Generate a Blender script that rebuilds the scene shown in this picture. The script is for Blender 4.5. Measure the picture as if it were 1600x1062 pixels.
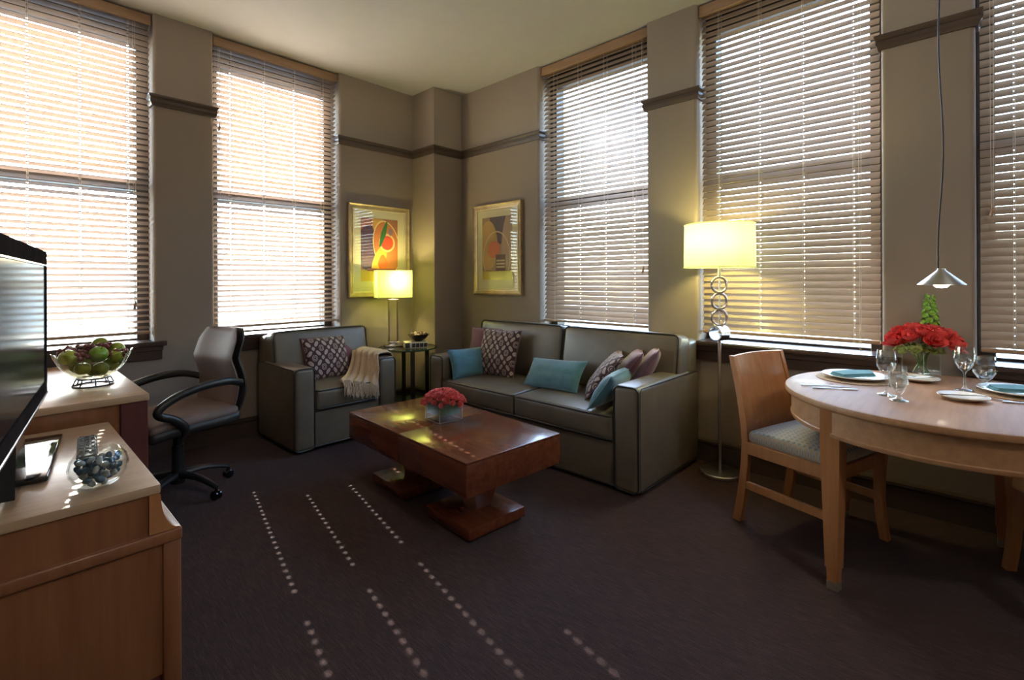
import bpy, bmesh, math, random
from mathutils import Vector, Matrix, noise as mnoise

for o_ in list(bpy.data.objects):
    bpy.data.objects.remove(o_)
scene = bpy.context.scene
COL = scene.collection
PI = math.pi
R = math.radians
random.seed(7)

# ---------------------------------------------------------------- camera
CAM = Vector((-3.5047, -4.4251, 1.3))
YAW, ROLL = 0.8143, -0.0047
FPX = 768.04
cam_data = bpy.data.cameras.new('camera')
cam_data.sensor_fit = 'HORIZONTAL'
cam_data.sensor_width = 36.0
cam_data.lens = FPX * 36.0 / 1600.0
cam_data.shift_y = -(531.0 - 435.94) / 1600.0
cam_data.clip_start = 0.05
cam_data.clip_end = 500
cam = bpy.data.objects.new('camera', cam_data)
COL.objects.link(cam)
_f = Vector((math.sin(YAW), math.cos(YAW), 0))
_r = Vector((math.cos(YAW), -math.sin(YAW), 0))
_u = Vector((0, 0, 1))
_r2 = _r * math.cos(ROLL) + _u * math.sin(ROLL)
_u2 = -_r * math.sin(ROLL) + _u * math.cos(ROLL)
mw = Matrix.Identity(4)
for i in range(3):
    mw[i][0], mw[i][1], mw[i][2], mw[i][3] = _r2[i], _u2[i], -_f[i], CAM[i]
cam.matrix_world = mw
scene.camera = cam

# ---------------------------------------------------------------- world, sun, exposure
EXPOSURE = 2.2
SKY_STRENGTH = 1.0
SUN_ENERGY = 9.5
world = bpy.data.worlds.new('world')
scene.world = world
world.use_nodes = True
wn = world.node_tree.nodes
wl = world.node_tree.links
sky = wn.new('ShaderNodeTexSky')
sky.sky_type = 'NISHITA'
sky.sun_disc = False
sky.sun_elevation = R(36.3)
sky.sun_rotation = math.atan2(0.206, 1.0)
sky.altitude = 100
sky.air_density = 1.0
sky.dust_density = 1.2
wn['Background'].inputs['Strength'].default_value = SKY_STRENGTH
wl.new(sky.outputs['Color'], wn['Background'].inputs['Color'])

sun_data = bpy.data.lights.new('sun', 'SUN')
sun_data.energy = SUN_ENERGY
sun_data.angle = R(0.3)
sun_data.color = (1.0, 0.97, 0.90)
sun = bpy.data.objects.new('sun', sun_data)
COL.objects.link(sun)
sun.location = (2, 10, 10)
sun_from = Vector((0.206, 1.0, 0.75))
sun.rotation_euler = sun_from.to_track_quat('Z', 'Y').to_euler()

vs = scene.view_settings
vs.view_transform = 'Standard'
vs.look = 'None'
vs.gamma = 1.0
vs.use_curve_mapping = False
vs.exposure = EXPOSURE
cy = scene.cycles
cy.use_denoising = True
cy.max_bounces = 12
cy.diffuse_bounces = 7
cy.glossy_bounces = 5
cy.transmission_bounces = 8
cy.transparent_max_bounces = 24
cy.caustics_reflective = False
cy.caustics_refractive = False
cy.sample_clamp_indirect = 8.0

# ---------------------------------------------------------------- materials
MATS = {}


class N:
    """tiny arithmetic wrapper over shader math nodes"""
    def __init__(s, t, sock):
        s.t, s.s = t, sock

    def _op(s, op, *a):
        n = s.t.nodes.new('ShaderNodeMath')
        n.operation = op
        for i, v in enumerate((s,) + a):
            if isinstance(v, N):
                s.t.links.new(v.s, n.inputs[i])
            else:
                n.inputs[i].default_value = v
        return N(s.t, n.outputs[0])

    def __add__(s, b): return s._op('ADD', b)
    def __radd__(s, b): return s._op('ADD', b)
    def __sub__(s, b): return s._op('SUBTRACT', b)
    def __mul__(s, b): return s._op('MULTIPLY', b)
    def __rmul__(s, b): return s._op('MULTIPLY', b)
    def __truediv__(s, b): return s._op('DIVIDE', b)
    def __lt__(s, b): return s._op('LESS_THAN', b)
    def __gt__(s, b): return s._op('GREATER_THAN', b)
    def cos(s): return s._op('COSINE')
    def sin(s): return s._op('SINE')
    def abs(s): return s._op('ABSOLUTE')
    def frac(s): return s._op('FRACT')
    def floor(s): return s._op('FLOOR')
    def max(s, b): return s._op('MAXIMUM', b)
    def min(s, b): return s._op('MINIMUM', b)
    def sqrt(s): return s._op('SQRT')


def new_mat(name):
    m = bpy.data.materials.new(name)
    m.use_nodes = True
    MATS[name] = m
    t = m.node_tree
    return m, t, t.nodes['Principled BSDF']


def coord(t, kind='Object', scale=(1, 1, 1), rot=(0, 0, 0)):
    c = t.nodes.new('ShaderNodeTexCoord')
    mp = t.nodes.new('ShaderNodeMapping')
    mp.inputs['Scale'].default_value = scale
    mp.inputs['Rotation'].default_value = rot
    t.links.new(c.outputs[kind], mp.inputs['Vector'])
    return mp.outputs[0]


def ntex(t, vec, scale, detail=3, rough=0.6):
    n = t.nodes.new('ShaderNodeTexNoise')
    n.inputs['Scale'].default_value = scale
    n.inputs['Detail'].default_value = detail
    n.inputs['Roughness'].default_value = rough
    if vec is not None:
        t.links.new(vec, n.inputs['Vector'])
    return n.outputs['Fac']


def ramp(t, fac, stops):
    r = t.nodes.new('ShaderNodeValToRGB')
    e = r.color_ramp.elements
    while len(e) < len(stops):
        e.new(0.5)
    for i, (p, c) in enumerate(stops):
        e[i].position = p
        e[i].color = (*c, 1)
    t.links.new(fac, r.inputs[0])
    return r.outputs[0]


def mixc(t, fac, a, b):
    n = t.nodes.new('ShaderNodeMix')
    n.data_type = 'RGBA'
    for sock, v in ((n.inputs[0], fac), (n.inputs[6], a), (n.inputs[7], b)):
        if isinstance(v, N):
            t.links.new(v.s, sock)
        elif isinstance(v, bpy.types.NodeSocket):
            t.links.new(v, sock)
        elif isinstance(v, (int, float)):
            sock.default_value = v
        else:
            sock.default_value = (*v, 1)
    return n.outputs[2]


def bump(t, p, h, strength, dist=0.01):
    b = t.nodes.new('ShaderNodeBump')
    b.inputs['Strength'].default_value = strength
    b.inputs['Distance'].default_value = dist
    t.links.new(h, b.inputs['Height'])
    t.links.new(b.outputs[0], p.inputs['Normal'])


def mat(name, color, rough=0.5, metal=0.0, var=0.0, vscale=8.0, bmp=0.0, bscale=60.0, spec=0.5, coat=0.0,
        emit=None, estr=0.0, sheen=0.0, vstretch=(1, 1, 1)):
    m, t, p = new_mat(name)
    p.inputs['Roughness'].default_value = rough
    p.inputs['Metallic'].default_value = metal
    p.inputs['Specular IOR Level'].default_value = spec
    p.inputs['Coat Weight'].default_value = coat
    p.inputs['Coat Roughness'].default_value = 0.08
    p.inputs['Sheen Weight'].default_value = sheen
    v = coord(t, scale=vstretch)
    lo = tuple(c * (1 - var) for c in color)
    hi = tuple(min(1, c * (1 + var)) for c in color)
    t.links.new(ramp(t, ntex(t, v, vscale), [(0.25, lo), (0.75, hi)]), p.inputs['Base Color'])
    if bmp:
        bump(t, p, ntex(t, v, bscale, 4), bmp, 0.004)
    if emit:
        p.inputs['Emission Color'].default_value = (*emit, 1)
        p.inputs['Emission Strength'].default_value = estr
    return m


def wood(name, dark, light, axis=0, scale=6.0, rough=0.35, coat=0.2, spec=0.5):
    m, t, p = new_mat(name)
    st = [12.0, 12.0, 12.0]
    st[axis] = 0.9
    v = coord(t, scale=tuple(st))
    n1 = ntex(t, v, scale * 0.5, 5, 0.65)
    n2 = ntex(t, coord(t, scale=(1.2, 1.2, 1.2)), 1.6, 2)
    f = N(t, n1) * 0.75 + N(t, n2) * 0.25
    t.links.new(ramp(t, f.s, [(0.3, dark), (0.68, light)]), p.inputs['Base Color'])
    p.inputs['Roughness'].default_value = rough
    p.inputs['Coat Weight'].default_value = coat
    p.inputs['Coat Roughness'].default_value = 0.12
    p.inputs['Specular IOR Level'].default_value = spec
    bump(t, p, n1, 0.04, 0.002)
    return m


def glass_mat(name, tint=(1, 1, 1), ior=1.5, rough=0.0, refl=1.0):
    m = bpy.data.materials.new(name)
    m.use_nodes = True
    MATS[name] = m
    t = m.node_tree
    t.nodes.remove(t.nodes['Principled BSDF'])
    out = t.nodes['Material Output']
    tr = t.nodes.new('ShaderNodeBsdfTransparent')
    tr.inputs['Color'].default_value = (*tint, 1)
    gl = t.nodes.new('ShaderNodeBsdfGlossy')
    gl.inputs['Roughness'].default_value = rough
    lw = t.nodes.new('ShaderNodeLayerWeight')
    lw.inputs['Blend'].default_value = 0.5
    fc = N(t, lw.outputs['Facing'])
    f0 = ((ior - 1) / (ior + 1)) ** 2
    mx = t.nodes.new('ShaderNodeMixShader')
    fac = (fc * fc * fc * fc * fc * (1 - f0) + f0) * refl
    t.links.new(fac.s, mx.inputs[0])
    t.links.new(tr.outputs[0], mx.inputs[1])
    t.links.new(gl.outputs[0], mx.inputs[2])
    t.links.new(mx.outputs[0], out.inputs['Surface'])
    return m


def shade_mat(name, color, trans=0.6):
    m = bpy.data.materials.new(name)
    m.use_nodes = True
    MATS[name] = m
    t = m.node_tree
    t.nodes.remove(t.nodes['Principled BSDF'])
    out = t.nodes['Material Output']
    d = t.nodes.new('ShaderNodeBsdfDiffuse')
    d.inputs['Color'].default_value = (*color, 1)
    tl = t.nodes.new('ShaderNodeBsdfTranslucent')
    tl.inputs['Color'].default_value = (*color, 1)
    mx = t.nodes.new('ShaderNodeMixShader')
    mx.inputs[0].default_value = trans
    t.links.new(d.outputs[0], mx.inputs[1])
    t.links.new(tl.outputs[0], mx.inputs[2])
    t.links.new(mx.outputs[0], out.inputs['Surface'])
    return m


def wall_mat():
    m, t, p = new_mat('wall_paint')
    c = t.nodes.new('ShaderNodeTexCoord')
    sp = t.nodes.new('ShaderNodeSeparateXYZ')
    t.links.new(c.outputs['Object'], sp.inputs[0])
    z = N(t, sp.outputs[2])
    n = ntex(t, coord(t), 1.3, 4)
    lower = ramp(t, n, [(0.3, (0.28, 0.222, 0.176)), (0.7, (0.305, 0.246, 0.198))])
    upper = ramp(t, n, [(0.3, (0.36, 0.305, 0.258)), (0.7, (0.385, 0.33, 0.28))])
    t.links.new(mixc(t, z > 2.64, lower, upper), p.inputs['Base Color'])
    p.inputs['Roughness'].default_value = 0.75
    bump(t, p, ntex(t, coord(t), 160, 4), 0.06, 0.003)
    return m


wall_mat()
mat('ceiling_paint', (0.60, 0.60, 0.595), 0.8, var=0.02, bmp=0.05, bscale=120)
mat('trim_brown', (0.085, 0.058, 0.046), 0.42, var=0.15, vscale=5)
mat('sill_paint', (0.06, 0.036, 0.028), 0.3, var=0.12, vscale=5)
mat('frame_dark', (0.035, 0.026, 0.022), 0.4, var=0.1)


def carpet_mat():
    m, t, p = new_mat('carpet')
    v = coord(t)
    fine = ntex(t, v, 260, 3, 0.8)
    streak = ntex(t, coord(t, scale=(55, 4, 1), rot=(0, 0, R(12))), 3.0, 4, 0.7)
    big = ntex(t, v, 1.4, 3)
    f = N(t, fine) * 0.5 + N(t, streak) * 0.45 + N(t, big) * 0.12
    t.links.new(ramp(t, f.s, [(0.42, (0.020, 0.0095, 0.0088)), (0.55, (0.048, 0.0235, 0.0215)), (0.66, (0.105, 0.054, 0.050))]),
                p.inputs['Base Color'])
    p.inputs['Roughness'].default_value = 0.95
    p.inputs['Specular IOR Level'].default_value = 0.15
    p.inputs['Sheen Weight'].default_value = 0.1
    bump(t, p, fine, 0.6, 0.006)
    return m


carpet_mat()
wood('blind_wood', (0.31, 0.228, 0.165), (0.43, 0.33, 0.25), 0, 5, 0.38, 0.15)
wood('valance_wood', (0.36, 0.22, 0.13), (0.48, 0.32, 0.20), 0, 5, 0.35, 0.2)
mat('cord_white', (0.75, 0.70, 0.60), 0.7, var=0.05)
glass_mat('pane_glass', (0.96, 0.98, 0.97), 1.45, 0.0, 0.8)
mat('leather', (0.15, 0.13, 0.098), 0.36, var=0.18, vscale=5, bmp=0.12, bscale=140, spec=0.6)
mat('leather_piping', (0.032, 0.030, 0.025), 0.38, var=0.1, spec=0.5)
mat('leather_office', (0.19, 0.135, 0.115), 0.6, var=0.12, vscale=6, bmp=0.1, bscale=150)
mat('leather_dark', (0.028, 0.025, 0.023), 0.45, var=0.1, bmp=0.1, bscale=150)
mat('plastic_black', (0.018, 0.018, 0.018), 0.35, var=0.1)
mat('bezel_black', (0.03, 0.024, 0.024), 0.4, var=0.2, vscale=6, spec=0.0)
mat('gloss_black', (0.008, 0.008, 0.009), 0.06, var=0.05, spec=0.6)
mat('screen_black', (0.018, 0.022, 0.027), 0.14, var=0.02, spec=0.04)
mat('lamp_bronze', (0.36, 0.28, 0.19), 0.28, 0.9, var=0.1)
mat('chrome', (0.72, 0.70, 0.66), 0.18, 1.0, var=0.03)
mat('brushed_metal', (0.62, 0.61, 0.58), 0.3, 1.0, var=0.05)
mat('silver_trim', (0.6, 0.58, 0.56), 0.25, 0.9, var=0.05)
wood('cherry_table', (0.085, 0.020, 0.009), (0.21, 0.060, 0.023), 1, 4, 0.25, 0.5)
wood('maple_x', (0.30, 0.145, 0.062), (0.44, 0.235, 0.11), 0, 5, 0.5, 0.06)
wood('maple_z', (0.36, 0.145, 0.05), (0.50, 0.225, 0.085), 2, 5, 0.36, 0.2)
wood('chair_wood', (0.40, 0.165, 0.058), (0.56, 0.27, 0.105), 2, 5, 0.33, 0.3)
wood('desk_top', (0.42, 0.27, 0.155), (0.56, 0.38, 0.235), 0, 5, 0.34, 0.25)
wood('desk_body', (0.22, 0.08, 0.032), (0.32, 0.13, 0.052), 2, 5, 0.38, 0.2)
wood('desk_dark', (0.085, 0.022, 0.022), (0.14, 0.04, 0.035), 2, 5, 0.38, 0.2)
mat('teal_velvet', (0.065, 0.20, 0.27), 0.75, var=0.25, vscale=12, bmp=0.2, bscale=90, sheen=0.5)
mat('plum_velvet', (0.16, 0.055, 0.085), 0.75, var=0.2, vscale=10, bmp=0.2, bscale=90, sheen=0.4)
mat('lilac_velvet', (0.25, 0.14, 0.20), 0.75, var=0.15, vscale=10, bmp=0.2, bscale=90, sheen=0.4)
mat('throw_wool', (0.56, 0.44, 0.31), 0.9, var=0.12, vscale=60, bmp=0.4, bscale=260, sheen=0.3)
mat('napkin_teal', (0.11, 0.27, 0.31), 0.85, var=0.1, vscale=30, bmp=0.2, bscale=400)
mat('porcelain', (0.82, 0.80, 0.76), 0.15, var=0.02)
mat('placemat_tan', (0.42, 0.29, 0.17), 0.8, var=0.15, vscale=50, bmp=0.3, bscale=200)
glass_mat('clear_glass', (0.97, 0.985, 0.98), 1.5, 0.0)
glass_mat('goblet_glass', (0.94, 0.96, 0.96), 1.6, 0.0, 2.6)
glass_mat('fruit_glass', (0.86, 0.86, 0.78), 1.55, 0.0, 1.3)
glass_mat('table_glass', (0.55, 0.68, 0.58), 1.5, 0.0)
mat('vase_edge', (0.42, 0.46, 0.44), 0.1, var=0.05)
mat('glass_edge', (0.03, 0.06, 0.045), 0.1, var=0.05)
mat('water_leaf', (0.045, 0.11, 0.035), 0.35, var=0.4, vscale=40)
mat('rose_coral', (0.85, 0.20, 0.20), 0.6, var=0.3, vscale=40)
mat('rose_red', (0.70, 0.065, 0.062), 0.55, var=0.35, vscale=25)
mat('green_bells', (0.25, 0.46, 0.06), 0.55, var=0.35, vscale=40)
mat('pale_green', (0.42, 0.50, 0.18), 0.6, var=0.35, vscale=40)
mat('stem_green', (0.10, 0.18, 0.035), 0.5, var=0.3, vscale=30)
mat('apple_green', (0.33, 0.40, 0.055), 0.3, var=0.3, vscale=9)
mat('lime_green', (0.20, 0.38, 0.035), 0.35, var=0.25, vscale=12, bmp=0.1, bscale=200)
mat('grape_red', (0.19, 0.055, 0.045), 0.4, var=0.4, vscale=14)
mat('pebble_blue', (0.05, 0.11, 0.17), 0.08, var=0.6, vscale=30)
mat('pebble_pale', (0.32, 0.36, 0.36), 0.08, var=0.4, vscale=30)
mat('dark_bronze', (0.03, 0.02, 0.014), 0.35, 0.4, var=0.3)
mat('post_dark', (0.03, 0.02, 0.016), 0.35, var=0.2)
mat('ball_tan', (0.55, 0.42, 0.27), 0.4, var=0.3, vscale=25)
mat('ball_brown', (0.12, 0.07, 0.04), 0.4, var=0.4, vscale=25)
mat('book_white', (0.68, 0.63, 0.50), 0.6, var=0.06)
mat('book_dark', (0.03, 0.03, 0.028), 0.5, var=0.1)
shade_mat('shade_yellow', (0.63, 0.73, 0.34), 0.30)
shade_mat('shade_drum', (0.66, 0.75, 0.48), 0.28)
shade_mat('shade_cream', (0.86, 0.86, 0.60), 0.55)
mat('bulb', (1, 0.9, 0.6), 0.4, emit=(1.0, 0.88, 0.45), estr=8.0)
mat('bulb_pendant', (1, 0.9, 0.7), 0.4, emit=(1.0, 0.85, 0.65), estr=8.0)
mat('shade_lining', (0.8, 0.8, 0.75), 0.5, var=0.02)
mat('frame_gold', (0.42, 0.32, 0.19), 0.42, 0.55, var=0.2, vscale=14)
mat('frame_gold_lip', (0.60, 0.50, 0.32), 0.4, 0.5, var=0.15, vscale=14)
mat('frame_side', (0.06, 0.04, 0.025), 0.5, var=0.1)
mat('mat_board', (0.62, 0.56, 0.38), 0.8, var=0.02)
mat('remote_grey', (0.13, 0.125, 0.115), 0.7, var=0.1, spec=0.2)
mat('button_pale', (0.035, 0.035, 0.035), 0.6, var=0.05, spec=0.2)
mat('facade_cream', (0.62, 0.56, 0.45), 0.85, var=0.08, vscale=0.6)
mat('facade_grey', (0.38, 0.38, 0.37), 0.85, var=0.08, vscale=0.6)
mat('asphalt', (0.12, 0.12, 0.12), 0.9, var=0.1, vscale=0.5)
mat('office_glass', (0.30, 0.31, 0.31), 0.3, var=0.1)
mat('tile_foot', (0.5, 0.45, 0.38), 0.3, 0.7)
glass_mat('picture_glass', (0.99, 0.99, 0.98), 1.45, 0.0, 1.0)


def damask_mat():
    m, t, p = new_mat('damask')
    c = t.nodes.new('ShaderNodeTexCoord')
    sp = t.nodes.new('ShaderNodeSeparateXYZ')
    t.links.new(c.outputs['Object'], sp.inputs[0])
    u = N(t, sp.outputs[0]) * (2 * PI / 0.13)
    v = N(t, sp.outputs[2]) * (2 * PI / 0.16)
    f = u.cos() * v.cos() + (u * 2.0).cos() * (v * 2.0).cos() * 0.7 + (u * 3.0).cos() * v.cos() * 0.55 + u.cos() * (v * 3.0).cos() * 0.5
    ff = (f * 4.2).sin() > 0.22
    t.links.new(mixc(t, ff, (0.055, 0.022, 0.028), (0.46, 0.37, 0.34)), p.inputs['Base Color'])
    p.inputs['Roughness'].default_value = 0.8
    p.inputs['Sheen Weight'].default_value = 0.2
    bump(t, p, ff.s, 0.3, 0.002)


damask_mat()


def seat_mat():
    m, t, p = new_mat('seat_fabric')
    c = t.nodes.new('ShaderNodeTexCoord')
    sp = t.nodes.new('ShaderNodeSeparateXYZ')
    t.links.new(c.outputs['Object'], sp.inputs[0])
    u = N(t, sp.outputs[0]) * (2 * PI / 0.052)
    v = N(t, sp.outputs[1]) * (2 * PI / 0.052)
    a = (u + v).cos()
    b = (u - v).cos()
    f = (a * b) > 0.0
    g = (a.abs().min(b.abs())) > 0.35
    c1 = mixc(t, f, (0.40, 0.31, 0.21), (0.17, 0.21, 0.22))
    t.links.new(mixc(t, g, (0.40, 0.36, 0.30), c1), p.inputs['Base Color'])
    p.inputs['Roughness'].default_value = 0.75
    p.inputs['Sheen Weight'].default_value = 0.3
    bump(t, p, f.s, 0.25, 0.002)


seat_mat()


def art_mat(name, base, shapes, border=None):
    """shapes: (cx, cy, a, b, angle, color, ring) in print coordinates -0.5..0.5"""
    m, t, p = new_mat(name)
    c = t.nodes.new('ShaderNodeTexCoord')
    sp = t.nodes.new('ShaderNodeSeparateXYZ')
    t.links.new(c.outputs['Object'], sp.inputs[0])
    u = N(t, sp.outputs[0]) / 0.42
    v = N(t, sp.outputs[2]) / 0.63
    cur = ramp(t, ntex(t, coord(t), 9, 3), [(0.3, base[0]), (0.7, base[1])])
    for (cx, cy_, a, b, ang, colr, ring) in shapes:
        ca, sa = math.cos(R(ang)), math.sin(R(ang))
        du, dv = u - cx, (v - cy_) * 1.5
        x = (du * ca + dv * sa) / a
        y = (dv * ca - du * sa) / b
        if ring == 'box':
            msk = x.abs().max(y.abs()) < 1.0
        elif ring == 'leaf':
            msk = (x * x + y.abs()) < 1.0
        else:
            d = (x * x + y * y).sqrt()
            msk = (d < 1.0) if not ring else ((d - 1.0).abs() < ring)
        cur = mixc(t, msk, cur, colr)
    t.links.new(cur, p.inputs['Base Color'])
    p.inputs['Roughness'].default_value = 0.6


art_mat('print_a', ((0.30, 0.10, 0.06), (0.38, 0.15, 0.08)), [
    (-0.28, 0.02, 0.34, 0.55, 0, (0.09, 0.04, 0.08), 0),
    (-0.05, 0.42, 0.16, 0.26, 10, (0.55, 0.30, 0.06), 0),
    (0.20, 0.05, 0.34, 0.62, 12, (0.50, 0.16, 0.05), 0),
    (0.20, 0.05, 0.36, 0.64, 12, (0.75, 0.55, 0.25), 0.03),
    (-0.02, -0.18, 0.16, 0.40, -22, (0.62, 0.38, 0.06), 0),
    (0.20, 0.12, 0.17, 0.17, 0, (0.62, 0.07, 0.03), 0),
    (0.20, 0.12, 0.20, 0.20, 0, (0.75, 0.50, 0.22), 0.12),
    (0.08, -0.22, 0.14, 0.22, 0, (0.60, 0.12, 0.02), 'leaf'),
    (0.10, 0.26, 0.07, 0.34, -18, (0.03, 0.16, 0.04), 'leaf'),
    (0.30, 0.30, 0.06, 0.09, 0, (0.25, 0.16, 0.22), 0),
    (0.0, -0.47, 0.55, 0.22, 0, (0.62, 0.42, 0.05), 'box'),
    (0.05, -0.32, 0.40, 0.03, 0, (0.25, 0.06, 0.03), 'box'),
])
art_mat('print_b', ((0.30, 0.19, 0.11), (0.36, 0.24, 0.14)), [
    (0.05, 0.42, 0.30, 0.55, 0, (0.10, 0.07, 0.09), 0),
    (-0.30, 0.05, 0.32, 0.60, 0, (0.48, 0.30, 0.12), 0),
    (0.42, 0.20, 0.24, 0.75, -10, (0.40, 0.27, 0.18), 0),
    (-0.10, -0.02, 0.22, 0.20, 30, (0.50, 0.13, 0.06), 0),
    (-0.02, -0.15, 0.45, 0.62, 0, (0.60, 0.45, 0.25), 0.025),
    (0.12, -0.25, 0.16, 0.22, 0, (0.14, 0.07, 0.05), 'box'),
    (0.12, -0.20, 0.14, 0.02, 0, (0.55, 0.42, 0.24), 'box'),
    (0.12, -0.25, 0.14, 0.02, 0, (0.55, 0.42, 0.24), 'box'),
    (0.12, -0.30, 0.14, 0.02, 0, (0.55, 0.42, 0.24), 'box'),
    (0.0, -0.47, 0.55, 0.16, 0, (0.50, 0.38, 0.08), 'box'),
])


# ---------------------------------------------------------------- mesh helpers
def bx(bm, c, s, M=None, bev=0.0, seg=2):
    """axis box centre c, full size s"""
    g = bmesh.ops.create_cube(bm, size=1.0)
    vs_ = g['verts']
    bmesh.ops.scale(bm, vec=Vector(s), verts=vs_)
    if bev:
        es = list({e for v in vs_ for e in v.link_edges})
        r = bmesh.ops.bevel(bm, geom=es, offset=bev, segments=seg, affect='EDGES', profile=0.5)
        vs_ = list({v for f in r['faces'] for v in f.verts} | {v for v in vs_ if v.is_valid})
    bmesh.ops.translate(bm, vec=Vector(c), verts=vs_)
    if M is not None:
        bmesh.ops.transform(bm, matrix=M, verts=vs_)
    return vs_


def b2(bm, lo, hi, bev=0.0, seg=2, M=None):
    c = [(a + b) / 2 for a, b in zip(lo, hi)]
    s = [b - a for a, b in zip(lo, hi)]
    return bx(bm, c, s, M, bev, seg)


def tube(bm, pts, r, seg=8, closed=False, caps=True, flat=1.0):
    pts = [Vector(p) for p in pts]
    n = len(pts)
    rs = r if isinstance(r, (list, tuple)) else [r] * n
    rings = []
    prev = None
    for i in range(n):
        if closed:
            d = pts[(i + 1) % n] - pts[i - 1]
        else:
            d = pts[min(i + 1, n - 1)] - pts[max(i - 1, 0)]
        d.normalize()
        if prev is None:
            a = Vector((0, 0, 1)) if abs(d.z) < 0.9 else Vector((1, 0, 0))
            nrm = d.cross(a).normalized()
        else:
            nrm = (prev - d * prev.dot(d)).normalized()
        prev = nrm
        bn = d.cross(nrm)
        rings.append([bm.verts.new(pts[i] + nrm * (math.cos(2 * PI * k / seg) * rs[i]) + bn * (math.sin(2 * PI * k / seg) * rs[i] * flat)) for k in range(seg)])
    m = n if closed else n - 1
    for i in range(m):
        A, B = rings[i], rings[(i + 1) % n]
        for k in range(seg):
            bm.faces.new((A[k], A[(k + 1) % seg], B[(k + 1) % seg], B[k]))
    if caps and not closed:
        bm.faces.new(rings[0][::-1])
        bm.faces.new(rings[-1])


def lathe(bm, prof, seg=24, M=None, a0=0.0):
    rings = []
    for (r, z) in prof:
        if r < 1e-6:
            rings.append([bm.verts.new((0, 0, z))])
        else:
            rings.append([bm.verts.new((r * math.cos(a0 + 2 * PI * k / seg), r * math.sin(a0 + 2 * PI * k / seg), z)) for k in range(seg)])
    for A, B in zip(rings, rings[1:]):
        for k in range(seg):
            k2 = (k + 1) % seg
            if len(A) == 1 and len(B) == 1:
                continue
            if len(A) == 1:
                bm.faces.new((A[0], B[k2], B[k]))
            elif len(B) == 1:
                bm.faces.new((A[k], A[k2], B[0]))
            else:
                bm.faces.new((A[k], A[k2], B[k2], B[k]))
    if M is not None:
        bmesh.ops.transform(bm, matrix=M, verts=[v for r_ in rings for v in r_])


def prism(bm, poly, z0, z1, plane='XY'):
    def P(a, b, c):
        return {'XY': (a, b, c), 'XZ': (a, c, b), 'YZ': (c, a, b)}[plane]
    A = [bm.verts.new(P(a, b, z0)) for a, b in poly]
    B = [bm.verts.new(P(a, b, z1)) for a, b in poly]
    n = len(poly)
    bm.faces.new(A[::-1])
    bm.faces.new(B)
    for i in range(n):
        bm.faces.new((A[i], A[(i + 1) % n], B[(i + 1) % n], B[i]))
    return A + B


def sweep(bm, path, prof):
    """path: xy points; prof: (offset to the left of travel, z) closed loop; mitred"""
    P = [Vector((a, b)) for a, b in path]
    rings = []
    for i, p in enumerate(P):
        def nr(a, b):
            d = (b - a).normalized()
            return Vector((-d.y, d.x))
        if i == 0:
            m = nr(P[0], P[1])
        elif i == len(P) - 1:
            m = nr(P[-2], P[-1])
        else:
            n1, n2 = nr(P[i - 1], p), nr(p, P[i + 1])
            m = (n1 + n2).normalized()
            m = m / max(0.3, m.dot(n1))
        rings.append([bm.verts.new((p.x + m.x * o, p.y + m.y * o, z)) for o, z in prof])
    k = len(prof)
    for A, B in zip(rings, rings[1:]):
        for j in range(k):
            bm.faces.new((A[j], A[(j + 1) % k], B[(j + 1) % k], B[j]))
    bm.faces.new(rings[0])
    bm.faces.new(rings[-1][::-1])


def rbox(bm, s, r=0.03, n=6, bulge=(0, 0, 0), c=(0, 0, 0), M=None, power=1.0):
    """rounded box of full size s with crowned faces"""
    h = [x / 2 for x in s]
    r = min(r, min(h) * 0.98)

    def samples(H):
        out = []
        for k in range(4):
            out.append(-H + r * (1 - math.cos(k / 4 * PI / 2)))
        inner = H - r
        for k in range(n + 1):
            out.append(-inner + 2 * inner * k / n)
        for k in range(3, -1, -1):
            out.append(H - r * (1 - math.cos(k / 4 * PI / 2)))
        res = []
        for x in out:
            if not res or x - res[-1] > 1e-5:
                res.append(x)
        return res
    S = [samples(H) for H in h]
    verts = {}

    def vert(p):
        key = tuple(round(x, 5) for x in p)
        if key in verts:
            return verts[key]
        inner = [max(-(H - r), min(H - r, x)) for x, H in zip(p, h)]
        d = Vector(p) - Vector(inner)
        q = Vector(inner) + (d.normalized() * r if d.length > 1e-9 else d)
        for ax in range(3):
            if bulge[ax]:
                o = [a for a in range(3) if a != ax]
                w = 1.0
                for a in o:
                    w *= max(0.0, 1 - (p[a] / h[a]) ** 2) ** power
                q[ax] += bulge[ax] * w * (p[ax] / h[ax])
        v = bm.verts.new(q + Vector(c))
        verts[key] = v
        return v
    for ax in range(3):
        a, b = [(1, 2), (2, 0), (0, 1)][ax]
        for sgn in (-1, 1):
            for i in range(len(S[a]) - 1):
                for j in range(len(S[b]) - 1):
                    q = []
                    for (ii, jj) in ((i, j), (i + 1, j), (i + 1, j + 1), (i, j + 1)):
                        p = [0, 0, 0]
                        p[ax] = sgn * h[ax]
                        p[a] = S[a][ii]
                        p[b] = S[b][jj]
                        q.append(vert(p))
                    if len(set(q)) < 3:
                        continue
                    try:
                        bm.faces.new(q if sgn > 0 else q[::-1])
                    except ValueError:
                        pass
    if M is not None:
        bmesh.ops.transform(bm, matrix=M, verts=list(verts.values()))


def rrect(w, h, r, n=5):
    """closed rounded rectangle points"""
    pts = []
    for (sx, sy, a0) in ((1, 1, 0), (-1, 1, 90), (-1, -1, 180), (1, -1, 270)):
        for k in range(n + 1):
            a = R(a0 + 90 * k / n)
            pts.append((sx * (w / 2 - r) + r * math.cos(a), sy * (h / 2 - r) + r * math.sin(a)))
    return pts


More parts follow.
